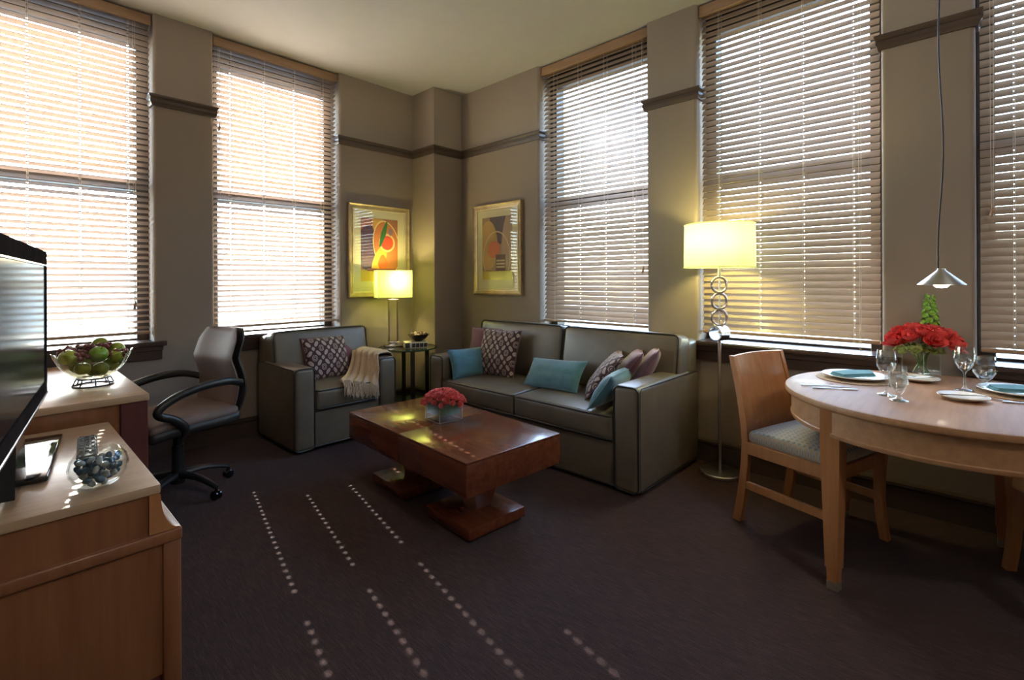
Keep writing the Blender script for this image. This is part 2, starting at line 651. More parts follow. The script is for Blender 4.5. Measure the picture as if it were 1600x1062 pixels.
def pillow_bm(w, h, t, n=18, soft=0.06, sag=0.0):
    bm = bmesh.new()
    rng = random.Random(int(w * 1000 + h * 77))
    ph = [rng.random() * 6 for _ in range(4)]
    grids = []
    for sgn in (-1, 1):
        g = []
        for i in range(n + 1):
            row = []
            for j in range(n + 1):
                u, v = -1 + 2 * i / n, -1 + 2 * j / n
                u = math.sin(u * PI / 2) * 0.35 + u * 0.65
                v = math.sin(v * PI / 2) * 0.35 + v * 0.65
                th = (max(0, 1 - u * u) ** 0.45) * (max(0, 1 - v * v) ** 0.45)
                pin = 1 - soft * (1 - v * v) * abs(u) ** 2
                pin2 = 1 - soft * (1 - u * u) * abs(v) ** 2
                wr = 0.05 * math.sin(7 * u + ph[0] + 3 * v) * (1 - th) + 0.03 * math.sin(9 * v + ph[1])
                x = u * w / 2 * pin
                z = v * h / 2 * pin2 - sag * (1 - abs(u)) * 0.02
                y = sgn * t / 2 * th * (1 + wr)
                row.append((x, y, z))
            g.append(row)
        grids.append(g)
    vm = {}

    def V(sg, i, j):
        edge = i in (0, n) or j in (0, n)
        key = (0 if edge else sg, i, j)
        if key not in vm:
            x, y, z = grids[sg][i][j]
            vm[key] = bm.verts.new((x, 0 if edge else y, z))
        return vm[key]
    for sg in (0, 1):
        for i in range(n):
            for j in range(n):
                q = [V(sg, i, j), V(sg, i + 1, j), V(sg, i + 1, j + 1), V(sg, i, j + 1)]
                bm.faces.new(q if sg == 0 else q[::-1])
    border = [grids[0][i][0] for i in range(n)] + [grids[0][n][j] for j in range(n)] + \
             [grids[0][i][n] for i in range(n, 0, -1)] + [grids[0][0][j] for j in range(n, 0, -1)]
    return bm, [(x, 0, z) for x, y, z in border]


def obj(name, bm, m, parent=None, loc=(0, 0, 0), rot=(0, 0, 0), smooth=35, label=None):
    me = bpy.data.meshes.new(name)
    bmesh.ops.recalc_face_normals(bm, faces=bm.faces)
    bm.to_mesh(me)
    bm.free()
    me.materials.append(MATS[m] if isinstance(m, str) else m)
    if smooth:
        me.shade_smooth()
        try:
            me.set_sharp_from_angle(angle=R(smooth))
        except Exception:
            pass
    o = bpy.data.objects.new(name, me)
    COL.objects.link(o)
    o.location = loc
    o.rotation_euler = rot
    if parent is not None:
        o.parent = parent
    if label:
        o['label'] = label
    return o


def tag(o, label, cat, group=None):
    o['label'] = label
    o['category'] = cat
    if group:
        o['group'] = group
    return o


def thing(name, label, cat, loc=(0, 0, 0), rotz=0.0, group=None, rot=None):
    o = bpy.data.objects.new(name, None)
    COL.objects.link(o)
    o.empty_display_size = 0.1
    o.location = loc
    o.rotation_euler = rot if rot else (0, 0, rotz)
    return tag(o, label, cat, group)


def struct(o):
    o['kind'] = 'structure'
    return o


def dup(o, parent=None, loc=None, rot=None, label=None, scale=None):
    c = o.copy()
    COL.objects.link(c)
    c.parent = parent
    if loc is not None:
        c.location = loc
    if rot is not None:
        c.rotation_euler = rot
    if scale is not None:
        c.scale = (scale,) * 3
    if label:
        c['label'] = label
    for ch in list(o.children):
        dup(ch, c)
    return c


NB = bmesh.new

# ---------------------------------------------------------------- room
CEIL = 3.284
XL, YF = -3.80, -6.5          # left wall plane, wall behind the camera
TH = 0.34
bm = NB()
b2(bm, (XL - 0.3, YF - 0.3, -0.12), (TH, TH, 0.0))
struct(obj('floor', bm, 'carpet', smooth=0))
bm = NB()
b2(bm, (XL - 0.3, YF - 0.3, CEIL), (TH, TH, CEIL + 0.15))
struct(obj('ceiling', bm, 'ceiling_paint', smooth=0))


def pier_poly(x0, x1, r0=0.025, r1=0.025):
    """plan of a pier from x0 to x1, room face y=0, back y=TH, rounded room-side corners"""
    pts = [(x0, TH)]
    for k in range(6):
        a = R(180 + 90 * k / 5)
        pts.append((x0 + r0 + r0 * math.cos(a), r0 + r0 * math.sin(a)))
    for k in range(6):
        a = R(270 + 90 * k / 5)
        pts.append((x1 - r1 + r1 * math.cos(a), r1 + r1 * math.sin(a)))
    pts.append((x1, TH))
    return pts


WIN_A = [(-3.745, -2.677), (-2.28, -1.212)]
WIN_B = [(1.47, 2.562), (2.961, 4.033), (4.428, 5.50)]      # distance along wall B from the corner
SILLZ = 0.82
COLW = 0.372
# back wall (wall with the two sunny windows) including the corner column
bm = NB()
for x0, x1 in ((-3.8, -3.745), (-2.677, -2.28)):
    prism(bm, pier_poly(x0, x1), SILLZ, CEIL)
pts = [(-1.212, TH)]
for k in range(6):
    a = R(180 + 90 * k / 5)
    pts.append((-1.212 + 0.025 + 0.025 * math.cos(a), 0.025 + 0.025 * math.sin(a)))
rr = 0.008
pts += [(-COLW, 0), (-COLW, -COLW + rr), (-COLW + rr * 0.3, -COLW + rr * 0.3), (-COLW + rr, -COLW), (0.0, -COLW), (0.0, TH)]
prism(bm, pts, SILLZ, CEIL)
prism(bm, [(-3.8, TH), (-3.8, 0)] + pts[7:], 0, SILLZ)
struct(obj('wall_back', bm, 'wall_paint', smooth=40))
# right wall, built along local x then turned
MB_ = Matrix.Rotation(-PI / 2, 4, 'Z')
bm = NB()
for x0, x1 in ((0.0, 1.47), (2.562, 2.961), (4.033, 4.428), (5.50, 6.8)):
    prism(bm, pier_poly(x0, x1, 0.002 if x0 == 0 else 0.025), SILLZ, CEIL)
b2(bm, (0, 0, 0), (6.8, TH, SILLZ))
bmesh.ops.transform(bm, matrix=MB_, verts=bm.verts)
struct(obj('wall_right', bm, 'wall_paint', smooth=40))
bm = NB()
b2(bm, (XL - 0.15, YF - 0.15, 0), (XL, TH, CEIL))
struct(obj('wall_left', bm, 'wall_paint', smooth=0))
bm = NB()
b2(bm, (XL, YF - 0.15, 0), (0.0, YF, CEIL))
struct(obj('wall_front', bm, 'wall_paint', smooth=0))

# picture rails (offset positive = room side; the path runs with the room on its left)
RAIL = [(0.0, 2.600), (0.012, 2.600), (0.016, 2.615), (0.022, 2.625), (0.022, 2.645), (0.017, 2.650), (0.030, 2.668), (0.030, 2.680), (0.0, 2.680)]


def toB(p):
    return (p[1], -p[0])


rail_paths = [
    [(-2.28, 0.10), (-2.28, 0), (-2.677, 0), (-2.677, 0.10)],
    [(0, -1.47 + 0), (0, -COLW), (-COLW, -COLW), (-COLW, 0), (-1.212, 0), (-1.212, 0.10)],
    [toB((2.961, 0.10)), toB((2.961, 0)), toB((2.562, 0)), toB((2.562, 0.10))],
    [toB((4.428, 0.10)), toB((4.428, 0)), toB((4.033, 0)), toB((4.033, 0.10))],
    [toB((6.5, 0)), toB((5.50, 0)), toB((5.50, 0.10))],
]
rail_paths[1] = [(0.10, -1.47)] + rail_paths[1]
for i, p in enumerate(rail_paths):
    bm = NB()
    sweep(bm, p, RAIL)
    struct(obj('trim_%d' % (i + 1), bm, 'trim_brown', smooth=25))
BASE = [(0.0, 0.0), (0.022, 0.0), (0.022, 0.118), (0.016, 0.124), (0.030, 0.134), (0.030, 0.150), (0.010, 0.158), (0.0, 0.158)]
for nm, p in (('baseboard_back', [(0, -COLW), (-COLW, -COLW), (-COLW, 0), (XL, 0)]),
              ('baseboard_right', [(0, YF), (0, -COLW)]),
              ('baseboard_left', [(XL, 0), (XL, YF)])):
    bm = NB()
    sweep(bm, p, BASE)
    struct(obj(nm, bm, 'trim_brown', smooth=25))


# ---------------------------------------------------------------- windows and blinds
def window(idx, loc, rotz, W):
    w = bpy.data.objects.new('window_%d' % idx, None)
    COL.objects.link(w)
    w.location = loc
    w.rotation_euler = (0, 0, rotz)
    w['kind'] = 'structure'
    f0, f1 = 0.17, 0.29
    for x0, x1 in ((0, 0.075), (W - 0.075, W)):
        bm = NB()
        b2(bm, (x0, f0, SILLZ + 0.03), (x1, f1, CEIL), 0.004, 1)
        obj('window_frame', bm, 'frame_dark', w)
    bm = NB()
    b2(bm, (0.075, f0, 3.10), (W - 0.075, f1, CEIL), 0.004, 1)
    obj('window_head', bm, 'frame_dark', w)
    bm = NB()
    b2(bm, (0.075, f0 + 0.02, SILLZ + 0.03), (W - 0.075, f1 - 0.02, 0.868), 0.003, 1)
    obj('bottom_rail', bm, 'frame_dark', w)
    bm = NB()
    b2(bm, (0.075, f0 + 0.02, 1.985), (W - 0.075, f1 - 0.02, 2.06), 0.004, 1)
    obj('meeting_rail', bm, 'frame_dark', w)
    for z0, z1 in ((0.868, 1.985), (2.06, 3.10)):
        bm = NB()
        b2(bm, (0.075, 0.232, z0), (W - 0.075, 0.237, z1))
        obj('pane', bm, 'pane_glass', w, smooth=0)
    bm = NB()
    hx = 0.07
    prism(bm, [(-hx, -0.055), (W + hx, -0.055), (W + hx, 0.0), (W, 0.0), (W, 0.20), (0, 0.20), (0, 0.0), (-hx, 0.0)], SILLZ, SILLZ + 0.032)
    bmesh.ops.bevel(bm, geom=[e for e in bm.edges if abs(e.verts[0].co.y + 0.055) < 1e-4 and abs(e.verts[1].co.y + 0.055) < 1e-4],
                    offset=0.008, segments=3, affect='EDGES')
    obj('sill', bm, 'sill_paint', w)
    bm = NB()
    b2(bm, (-0.05, -0.030, SILLZ - 0.035), (W + 0.05, 0, SILLZ), 0.003, 1)
    b2(bm, (-0.045, -0.022, SILLZ - 0.10), (W + 0.045, 0, SILLZ - 0.035), 0.003, 1)
    obj('apron', bm, 'sill_paint', w)


def slat_bm(L, cords, hl=0.006, hy=0.006):
    bm = NB()
    hw, t = 0.025, 0.0028
    xs = [-L / 2] + [v for c in cords for v in (c - hl, c + hl)] + [L / 2]
    for i in range(0, len(xs), 2):
        b2(bm, (xs[i], -hw, -t / 2), (xs[i + 1], hw, t / 2))
    for c in cords:
        b2(bm, (c - hl, -hw, -t / 2), (c + hl, -hy, t / 2))
        b2(bm, (c - hl, hy, -t / 2), (c + hl, hw, t / 2))
    return bm


def blind(loc, rotz, W, tilt, label, pull_x, pull_z, jitter=0.0, group='wooden venetian blinds'):
    b = thing('venetian_blind', label, 'blind', loc, rotz, group)
    L = W - 0.03
    cx = W / 2
    yb = 0.072
    cords = [-0.38 * L, -0.125 * L, 0.125 * L, 0.38 * L]
    me = None
    z = 0.955
    rng = random.Random(int(W * 1000 + tilt * 10))
    first = None
    while z < 3.192:
        tl = R(-tilt + rng.uniform(-1, 1) * jitter)
        if first is None:
            first = obj('slat', slat_bm(L, cords, *((0.006, 0.006) if tilt > 0 else (0.003, 0.004))), 'blind_wood', b, (cx, yb, z), (tl, 0, 0), smooth=0)
        else:
            dup(first, b, (cx, yb, z), (tl, 0, 0))
        z += 0.043
    bm = NB()
    rbox(bm, (L, 0.05, 0.022), 0.006, 2)
    obj('bottom_rail', bm, 'valance_wood', b, (cx, yb, 0.918))
    bm = NB()
    b2(bm, (0.006, 0.030, 3.195), (W - 0.006, 0.044, 3.272), 0.003, 2)
    b2(bm, (0.006, 0.026, 3.195), (W - 0.006, 0.031, 3.207), 0.002, 1)
    obj('valance', bm, 'valance_wood', b)
    bm = NB()
    b2(bm, (0.015, 0.048, 3.20), (W - 0.015, 0.098, 3.25))
    obj('headrail', bm, 'valance_wood', b, smooth=0)
    for c in cords:
        bm = NB()
        x = cx + c
        for yy in (yb - 0.026, yb + 0.026):
            for dx in (-0.0035, 0.0035):
                tube(bm, [(x + dx, yy, 0.91), (x + dx, yy, 3.2)], 0.0009, 4)
        obj('ladder_cord', bm, 'cord_white', b, smooth=0)
    bm = NB()
    for dx in (-0.006, 0.006):
        pz = pull_z + (0.02 if dx > 0 else 0)
        tube(bm, [(pull_x + dx, yb - 0.034, 3.2), (pull_x + dx, yb - 0.034, 2.0), (pull_x + dx * 0.4, yb - 0.036, pz)], 0.0013, 5)
    pc = obj('pull_cord', bm, 'cord_white', b, smooth=0)
    for dx in (-0.006, 0.006):
        bm = NB()
        pz = pull_z + (0.02 if dx > 0 else 0)
        lathe(bm, [(0, 0.0), (0.007, 0.002), (0.009, 0.012), (0.005, 0.034), (0.003, 0.040), (0, 0.042)], 10)
        obj('tassel', bm, 'valance_wood', pc, (pull_x + dx * 0.6, yb - 0.037, pz - 0.04))
    return b


TILT_A = 20
n_ = 0
specs = []
for x0, x1 in WIN_A:
    specs.append(((x0, 0, 0), 0.0, x1 - x0))
for d0, d1 in WIN_B:
    specs.append(((0, -d0, 0), -PI / 2, d1 - d0))
blabels = ['sunlit wooden blind behind the television and fruit bowl, leftmost of five',
           'sunlit wooden blind directly behind the grey armchair',
           'wooden blind in the window behind the sofa back',
           'wooden blind behind the floor lamp with linked rings',
           'wooden blind partly cut off at right, past the hanging pendant lamp']
pulls = [(0.96, 1.13), (0.05, 2.55), (1.04, 1.38), (0.965, 0.82), (0.06, 1.65)]
tilts = [TILT_A, TILT_A, -50, -56.5, -59]    # negative: room-side edge down
for i, (loc, rz, W) in enumerate(specs):
    window(i + 1, loc, rz, W)
    blind(loc, rz, W, tilts[i], blabels[i], pulls[i][0], pulls[i][1], 0.8)
    # sky portal just outside the opening
    pd = bpy.data.lights.new('sky_portal', 'AREA')
    pd.shape = 'RECTANGLE'
    pd.size = W - 0.1
    pd.size_y = 2.25
    pd.cycles.is_portal = True
    po = bpy.data.objects.new('sky_portal', pd)
    COL.objects.link(po)
    Mz = Matrix.Translation(Vector(loc)) @ Matrix.Rotation(rz, 4, 'Z')
    po.matrix_world = Mz @ Matrix.Translation((W / 2, 0.33, 2.0)) @ Matrix.Rotation(R(-90), 4, 'X')

# ---------------------------------------------------------------- outside
bm = NB()
b2(bm, (-80, -80, -12.2), (90, 90, -12.0))
o = obj('street', bm, 'asphalt', smooth=0)
tag(o, 'grey street far below, outside the windows', 'street')
o['kind'] = 'structure'


def building(label, loc, rotz, W, H, m, rows, cols):
    b = thing('office_building', label, 'building', loc, rotz)
    bm = NB()
    b2(bm, (-W / 2, 0, 0), (W / 2, 6, H))
    obj('facade', bm, m, b, smooth=0)
    bm = NB()
    b2(bm, (-W / 2 - 0.3, -0.5, H - 0.8), (W / 2 + 0.3, 6.2, H + 0.3))
    obj('cornice', bm, m, b, smooth=0)
    first = None
    for r_ in range(rows):
        for c_ in range(cols):
            x = -W / 2 + W * (c_ + 0.5) / cols
            z = H * (r_ + 0.45) / rows
            if first is None:
                bm = NB()
                b2(bm, (-0.7, -0.06, -1.0), (0.7, 0.1, 1.0))
                b2(bm, (-0.8, -0.14, -1.15), (0.8, 0.0, -1.0))
                first = obj('window', bm, 'office_glass', b, (x, 0, z), smooth=0)
            else:
                dup(first, b, (x, 0, z))


building('pale building across the street, seen through the sunlit blinds', (2, 26, -12), 0, 44, 14, 'facade_cream', 4, 14)
building('grey building across the street, beyond the blind behind the sofa', (24, -2, -12), -PI / 2, 44, 11, 'facade_grey', 3, 14)

# ---------------------------------------------------------------- sofa and armchair
def piping(parent, pts, r=0.006, m='leather_piping', loc=(0, 0, 0), rot=(0, 0, 0), name='piping'):
    bm = NB()
    tube(bm, pts, r, 6, closed=True)
    return obj(name, bm, m, parent, loc, rot)


def seating(name, label, cat, loc, rotz, W, D, n, arm, arm_z, back_z, seat_z=0.468):
    """local: back at y=0, front at y=-D, facing -y"""
    t = thing(name, label, cat, loc, rotz)
    bm = NB()
    rbox(bm, (W - 0.04, D - 0.03, 0.285), 0.012, 3, c=(0, -D / 2, 0.1725))
    obj('base', bm, 'leather', t)
    bm = NB()
    for sx in (-1, 1):
        for yy in (-D + 0.08, -0.08):
            b2(bm, (sx * (W / 2 - 0.08) - 0.03, yy - 0.03, 0.0), (sx * (W / 2 - 0.08) + 0.03, yy + 0.03, 0.035))
    obj('feet', bm, 'plastic_black', t, smooth=0)
    for sx in (-1, 1):
        bm = NB()
        rbox(bm, (arm, D, arm_z - 0.02), 0.032, 5, bulge=(0.004, 0.006, 0.006))
        a = obj('arm', bm, 'leather', t, (sx * (W / 2 - arm / 2), -D / 2, 0.02 + (arm_z - 0.02) / 2))
        loop = [(x, -D / 2 + 0.006, z) for x, z in rrect(arm - 0.010, arm_z - 0.03, 0.035)]
        piping(a, loop, 0.0055)
        loop = [(sx * (arm / 2 - 0.004), y, z) for y, z in rrect(D - 0.05, arm_z - 0.04, 0.03)]
        piping(a, loop, 0.004)
    bm = NB()
    rbox(bm, (W - 0.02, 0.17, back_z - 0.32), 0.04, 5, bulge=(0, 0.006, 0))
    obj('back_frame', bm, 'leather', t, (0, -0.085, 0.29 + (back_z - 0.32) / 2), (R(-3), 0, 0))
    inner = W - 2 * arm
    cw = inner / n
    sh = seat_z - 0.315
    for k in range(n):
        cx = -inner / 2 + cw * (k + 0.5)
        bm = NB()
        rbox(bm, (cw - 0.006, D - 0.24, sh), 0.026, 8, bulge=(0, 0.008, 0.014))
        s = obj('seat_cushion', bm, 'leather', t, (cx, -0.24 - (D - 0.24) / 2 - 0.012, 0.315 + sh / 2), (R(1.2), 0, 0))
        for zz in (sh / 2 - 0.006, -sh / 2 + 0.008):
            piping(s, [(x, y, zz) for x, y in rrect(cw - 0.010, D - 0.238, 0.03)], 0.0055)
    bw = (W - 0.03) / n
    bh = back_z - 0.44
    for k in range(n):
        cx = -(W - 0.03) / 2 + bw * (k + 0.5)
        bm = NB()
        rbox(bm, (bw - 0.006, 0.17, bh), 0.035, 8, bulge=(0, 0.022, 0.012))
        b = obj('back_cushion', bm, 'leather', t, (cx, -0.225, 0.445 + bh / 2), (R(-9), 0, 0))
        piping(b, [(x, -0.078, z) for x, z in rrect(bw - 0.022, bh - 0.012, 0.04)], 0.0055)
    # skirt seam along the front
    bm = NB()
    tube(bm, [(-inner / 2 - 0.002, -D + 0.010, 0.035), (inner / 2 + 0.002, -D + 0.010, 0.035)], 0.005, 6)
    tube(bm, [(-inner / 2 - 0.002, -D + 0.012, 0.300), (inner / 2 + 0.002, -D + 0.012, 0.300)], 0.006, 6)
    obj('front_welt', bm, 'leather_piping', t)
    return t


seating('sofa', 'two-seat dark olive leather sofa with piped cushions under the window', 'sofa', (-0.035, -1.985, 0), -PI / 2, 2.0, 0.87, 2, 0.175, 0.655, 0.905)
seating('armchair', 'dark olive leather armchair with a throw over its arm', 'armchair', (-1.545, -0.05, 0), 0.0, 0.87, 0.735, 1, 0.16, 0.64, 0.87)


# ---------------------------------------------------------------- cushions
def pillow(name, label, m, w, h, t, loc, yaw, lean, roll=0.0, soft=0.07, pm=None):
    bm, border = pillow_bm(w, h, t, soft=soft)
    p = obj(name, bm, m, None, loc, (R(-lean), R(roll), R(yaw)), smooth=60)
    tag(p, label, 'cushion', 'scatter cushions')
    bm = NB()
    tube(bm, border, 0.0045, 5, closed=True)
    obj('piping', bm, pm or m, p)
    return p


pillow('lumbar_cushion', 'teal velvet lumbar cushion leaning on the sofa arm nearest the corner lamp', 'teal_velvet', 0.42, 0.25, 0.11, (-0.66, -1.245, 0.585), -6, 20)
pillow('throw_cushion', 'plum velvet cushion behind the damask cushion at the sofa end near the corner', 'plum_velvet', 0.40, 0.40, 0.13, (-0.40, -1.20, 0.665), -70, 16)
pillow('throw_cushion', 'damask patterned square cushion upright on the sofa beside the teal cushion', 'damask', 0.43, 0.41, 0.13, (-0.50, -1.42, 0.665), -86, 17, 0, 0.06, 'plum_velvet')
pillow('lumbar_cushion', 'teal velvet lumbar cushion lying at the middle of the sofa', 'teal_velvet', 0.54, 0.25, 0.12, (-0.56, -2.08, 0.575), -92, 36, -3)
pillow('throw_cushion', 'damask patterned cushion tilted on edge near the floor lamp end of the sofa', 'damask', 0.40, 0.40, 0.11, (-0.50, -2.49, 0.625), 212, 40, 0, 0.06, 'plum_velvet')
pillow('throw_cushion', 'plum velvet cushion propped behind the tilted damask cushion', 'plum_velvet', 0.40, 0.40, 0.12, (-0.43, -2.62, 0.645), 208, 38)
pillow('throw_cushion', 'lilac cushion rearmost at the floor lamp end of the sofa', 'lilac_velvet', 0.36, 0.36, 0.11, (-0.36, -2.74, 0.67), 205, 32)
pillow('lumbar_cushion', 'teal velvet lumbar cushion tucked against the sofa arm nearest the floor lamp', 'teal_velvet', 0.46, 0.27, 0.13, (-0.70, -2.68, 0.59), 192, 36)
pillow('throw_cushion', 'damask patterned square cushion on the armchair', 'damask', 0.40, 0.37, 0.13, (-1.545, -0.40, 0.640), 4, 17, 0, 0.06, 'plum_velvet')
pillow('throw_cushion', 'plum velvet cushion behind the damask cushion on the armchair', 'plum_velvet', 0.36, 0.36, 0.12, (-1.345, -0.325, 0.655), 14, 15)


# ---------------------------------------------------------------- throw blanket
def catmull(P, t):
    n = len(P) - 1
    i = min(int(t * n), n - 1)
    f = t * n - i
    p0, p1, p2, p3 = P[max(i - 1, 0)], P[i], P[i + 1], P[min(i + 2, n)]
    return 0.5 * ((2 * p1) + (p2 - p0) * f + (2 * p0 - 5 * p1 + 4 * p2 - p3) * f * f + (3 * p1 - p0 - 3 * p2 + p3) * f ** 3)


V3 = Vector
T0 = [V3((-1.098, -0.30, 0.56)), V3((-1.125, -0.30, 0.658)), V3((-1.265, -0.33, 0.664)), V3((-1.325, -0.42, 0.60)), V3((-1.44, -0.56, 0.500)), V3((-1.60, -0.745, 0.490))]
T1 = [V3((-1.092, -0.72, 0.57)), V3((-1.12, -0.73, 0.662)), V3((-1.255, -0.755, 0.667)), V3((-1.292, -0.795, 0.61)), V3((-1.296, -0.835, 0.50)), V3((-1.30, -0.838, 0.41))]
bm = NB()
NS, NT = 30, 28
grid = []
for i in range(NS + 1):
    s = i / NS
    a, b = catmull(T0, s), catmull(T1, s)
    row = []
    for j in range(NT + 1):
        t = j / NT
        p = a.lerp(b, t)
        up = V3((-0.25, -0.3, 0.9)) if s > 0.45 else V3((-0.2 + 0.4 * (s < 0.1), 0, 1))
        amp = 0.011 * min(1, s * 2.5 + 0.2)
        p = p + up * (amp * (1 + math.sin(t * 30 + s * 3.0)) + 0.004 * (1 + math.sin(t * 55 + s * 9)))
        # the middle of the lower part sags over the cushion edge
        if s > 0.6:
            over = (s - 0.6) / 0.4
            lim = -0.835
            p.y = max(p.y, lim - 0.012 * math.sin(t * 30))
        row.append(bm.verts.new(p))
    grid.append(row)
for i in range(NS):
    for j in range(NT):
        bm.faces.new((grid[i][j], grid[i + 1][j], grid[i + 1][j + 1], grid[i][j + 1]))
edge = [v.co.copy() for v in grid[NS]]
throw = obj('throw_blanket', bm, 'throw_wool', smooth=180)
sm = throw.modifiers.new('solid', 'SOLIDIFY')
sm.thickness = 0.006
sm.offset = 1
tag(throw, 'beige fringed throw blanket draped over the armchair arm and seat', 'blanket')
bm = NB()
rng = random.Random(3)
for j in range(len(edge) * 2 - 1):
    p = edge[j // 2] if j % 2 == 0 else (edge[j // 2] + edge[j // 2 + 1]) / 2
    t = j / (len(edge) * 2 - 2)
    L = rng.uniform(0.085, 0.12)
    if p.y > -0.80:
        q1 = p + V3((-0.01, -0.05, 0.012))
        q1.y = max(q1.y, -0.832)
        q2 = V3((p.x - 0.012 + rng.uniform(-0.012, 0.012), -0.842, p.z - 0.02 - L * 0.2))
        q3 = q2 + V3((rng.uniform(-0.012, 0.012), -0.004, -L * 0.6))
    else:
        q1 = p + V3((0, -0.004, -L * 0.3))
        q2 = p + V3((rng.uniform(-0.008, 0.008), -0.005, -L * 0.65))
        q3 = p + V3((rng.uniform(-0.014, 0.014), -0.006, -L))
    tube(bm, [p, q1, q2, q3], [0.0035, 0.0035, 0.003, 0.002], 5)
obj('fringe', bm, 'throw_wool', throw)

# ---------------------------------------------------------------- coffee tables (two matching blocks pushed together)
CT = Matrix.Translation((-1.638, -2.117, 0)) @ Matrix.Rotation(R(-3.7), 4, 'Z')


def coffee_block(label, y0):
    o = thing('coffee_table', label, 'coffee table', CT @ V3((0, y0, 0)), R(-3.7), 'cherry wood coffee table blocks')
    w, d = 0.650, 0.614
    bm = NB()
    b2(bm, (-w / 2, -d / 2, 0.285), (w / 2, d / 2, 0.438), 0.003, 2)
    obj('apron_block', bm, 'cherry_table', o)
    bm = NB()
    b2(bm, (-w / 2, -d / 2, 0.4385), (w / 2, d / 2, 0.450), 0.0025, 2)
    obj('top', bm, 'cherry_table', o)
    bm = NB()
    A = [(-0.085, -0.085), (0.085, -0.085), (0.085, 0.085), (-0.085, 0.085)]
    lo = [bm.verts.new((x * 0.62, y * 0.62, 0.07)) for x, y in A]
    hi = [bm.verts.new((x * 1.1, y * 1.1, 0.285)) for x, y in A]
    bm.faces.new(lo[::-1])
    bm.faces.new(hi)
    for i in range(4):
        bm.faces.new((lo[i], lo[(i + 1) % 4], hi[(i + 1) % 4], hi[i]))
    obj('pedestal', bm, 'cherry_table', o, (-0.02, -0.01, 0))
    bm = NB()
    b2(bm, (-0.19, -0.19, 0.018), (0.19, 0.19, 0.072), 0.003, 2)
    p = obj('plinth', bm, 'cherry_table', o, (-0.045, -0.02, 0))
    bm = NB()
    b2(bm, (-0.172, -0.172, 0.0), (0.172, 0.172, 0.018))
    obj('plinth_foot', bm, 'post_dark', p, smooth=0)
    return o


coffee_block('near block of the dark cherry coffee table, on its own square plinth', -0.310)
coffee_block('far block of the dark cherry coffee table, nearest the armchair', 0.310)


# ---------------------------------------------------------------- flowers
def petal(bm, L, W, curl, M, n=4, cup=0.25):
    g = []
    for i in range(n + 1):
        s = i / n
        wv = W * math.sin(PI * min(1, 0.12 + s * 0.8)) ** 0.7
        row = []
        for j in range(3):
            t = j - 1
            a = curl * s
            x = t * wv / 2
            y = L * s * math.cos(a) * 1.0
            z = L * s * math.sin(a) + cup * abs(t) * wv
            row.append(bm.verts.new(M @ V3((x, y, z))))
        g.append(row)
    for i in range(n):
        for j in range(2):
            bm.faces.new((g[i][j], g[i + 1][j], g[i + 1][j + 1], g[i][j + 1]))


def blossom_bm(r, seed, layers=((5, 0.35, 1.0), (6, 0.8, 0.85), (5, 1.15, 0.7), (4, 1.4, 0.5))):
    rng = random.Random(seed)
    bm = NB()
    for li, (n, el, ln) in enumerate(layers):
        for k in range(n):
            a = 2 * PI * (k + 0.5 * (li % 2) + rng.uniform(-0.15, 0.15)) / n
            M = Matrix.Rotation(a, 4, 'Z') @ Matrix.Rotation(el * 0.9, 4, 'X')
            petal(bm, r * ln, r * 0.95, rng.uniform(0.2, 0.8), M)
    return bm


def bouquet(name, label, loc, m, r_b, dome_r, dome_h, z0, n, seed, meshes=3):
    o = thing(name, label, 'flowers', loc)
    rng = random.Random(seed)
    protos = []
    for k in range(n):
        f = (k + 0.5) / n
        rad = dome_r * math.sqrt(f)
        a = k * 2.39996
        x, y = rad * math.cos(a), rad * math.sin(a)
        z = z0 + dome_h * (1 - f ** 1.3)
        tilt = 1.05 * f
        q = V3((math.cos(a) * math.sin(tilt), math.sin(a) * math.sin(tilt), math.cos(tilt)))
        e = (q.to_track_quat('Z', 'Y') @ Matrix.Rotation(rng.uniform(0, 6), 3, 'Z').to_quaternion()).to_euler()
        if k < meshes:
            p = obj('blossom', blossom_bm(r_b, seed + k), m, o, (x, y, z), e, smooth=180)
            protos.append(p)
        else:
            dup(protos[k % meshes], o, (x, y, z), e, scale=rng.uniform(0.85, 1.12))
    return o


def square_vase(name, label, loc, rotz, s, h, wall=0.006, m='clear_glass'):
    v = thing(name, label, 'vase', loc, rotz)
    bm = NB()
    o_, i_ = s / 2, s / 2 - wall
    # outer and inner box without lid, with rim
    for (r0, z0, zi) in ((o_, 0.0, 1), (i_, 0.014, -1)):
        a = [bm.verts.new((x * r0, y * r0, z0)) for x, y in ((-1, -1), (1, -1), (1, 1), (-1, 1))]
        b = [bm.verts.new((x * r0, y * r0, h)) for x, y in ((-1, -1), (1, -1), (1, 1), (-1, 1))]
        bm.faces.new(a[::-1] if zi > 0 else a)
        for k in range(4):
            q = (a[k], a[(k + 1) % 4], b[(k + 1) % 4], b[k])
            bm.faces.new(q if zi > 0 else q[::-1])
        if zi > 0:
            top_o = b
        else:
            top_i = b
    for k in range(4):
        bm.faces.new((top_o[k], top_o[(k + 1) % 4], top_i[(k + 1) % 4], top_i[k]))
    obj('glass', bm, m, v, smooth=0)
    bm = NB()
    for x, y in ((-1, -1), (1, -1), (1, 1), (-1, 1)):
        tube(bm, [(x * (o_ - 0.002), y * (o_ - 0.002), 0.004), (x * (o_ - 0.002), y * (o_ - 0.002), h - 0.001)], 0.0015, 6)
    loop = [(x * (o_ - 0.002), y * (o_ - 0.002), h) for x, y in ((-1, -1), (1, -1), (1, 1), (-1, 1))]
    tube(bm, loop, 0.0013, 6, closed=True)
    tube(bm, [(x, y, 0.003) for x, y, z in loop], 0.0015, 6, closed=True)
    obj('glass_edge', bm, 'vase_edge', v)
    return v


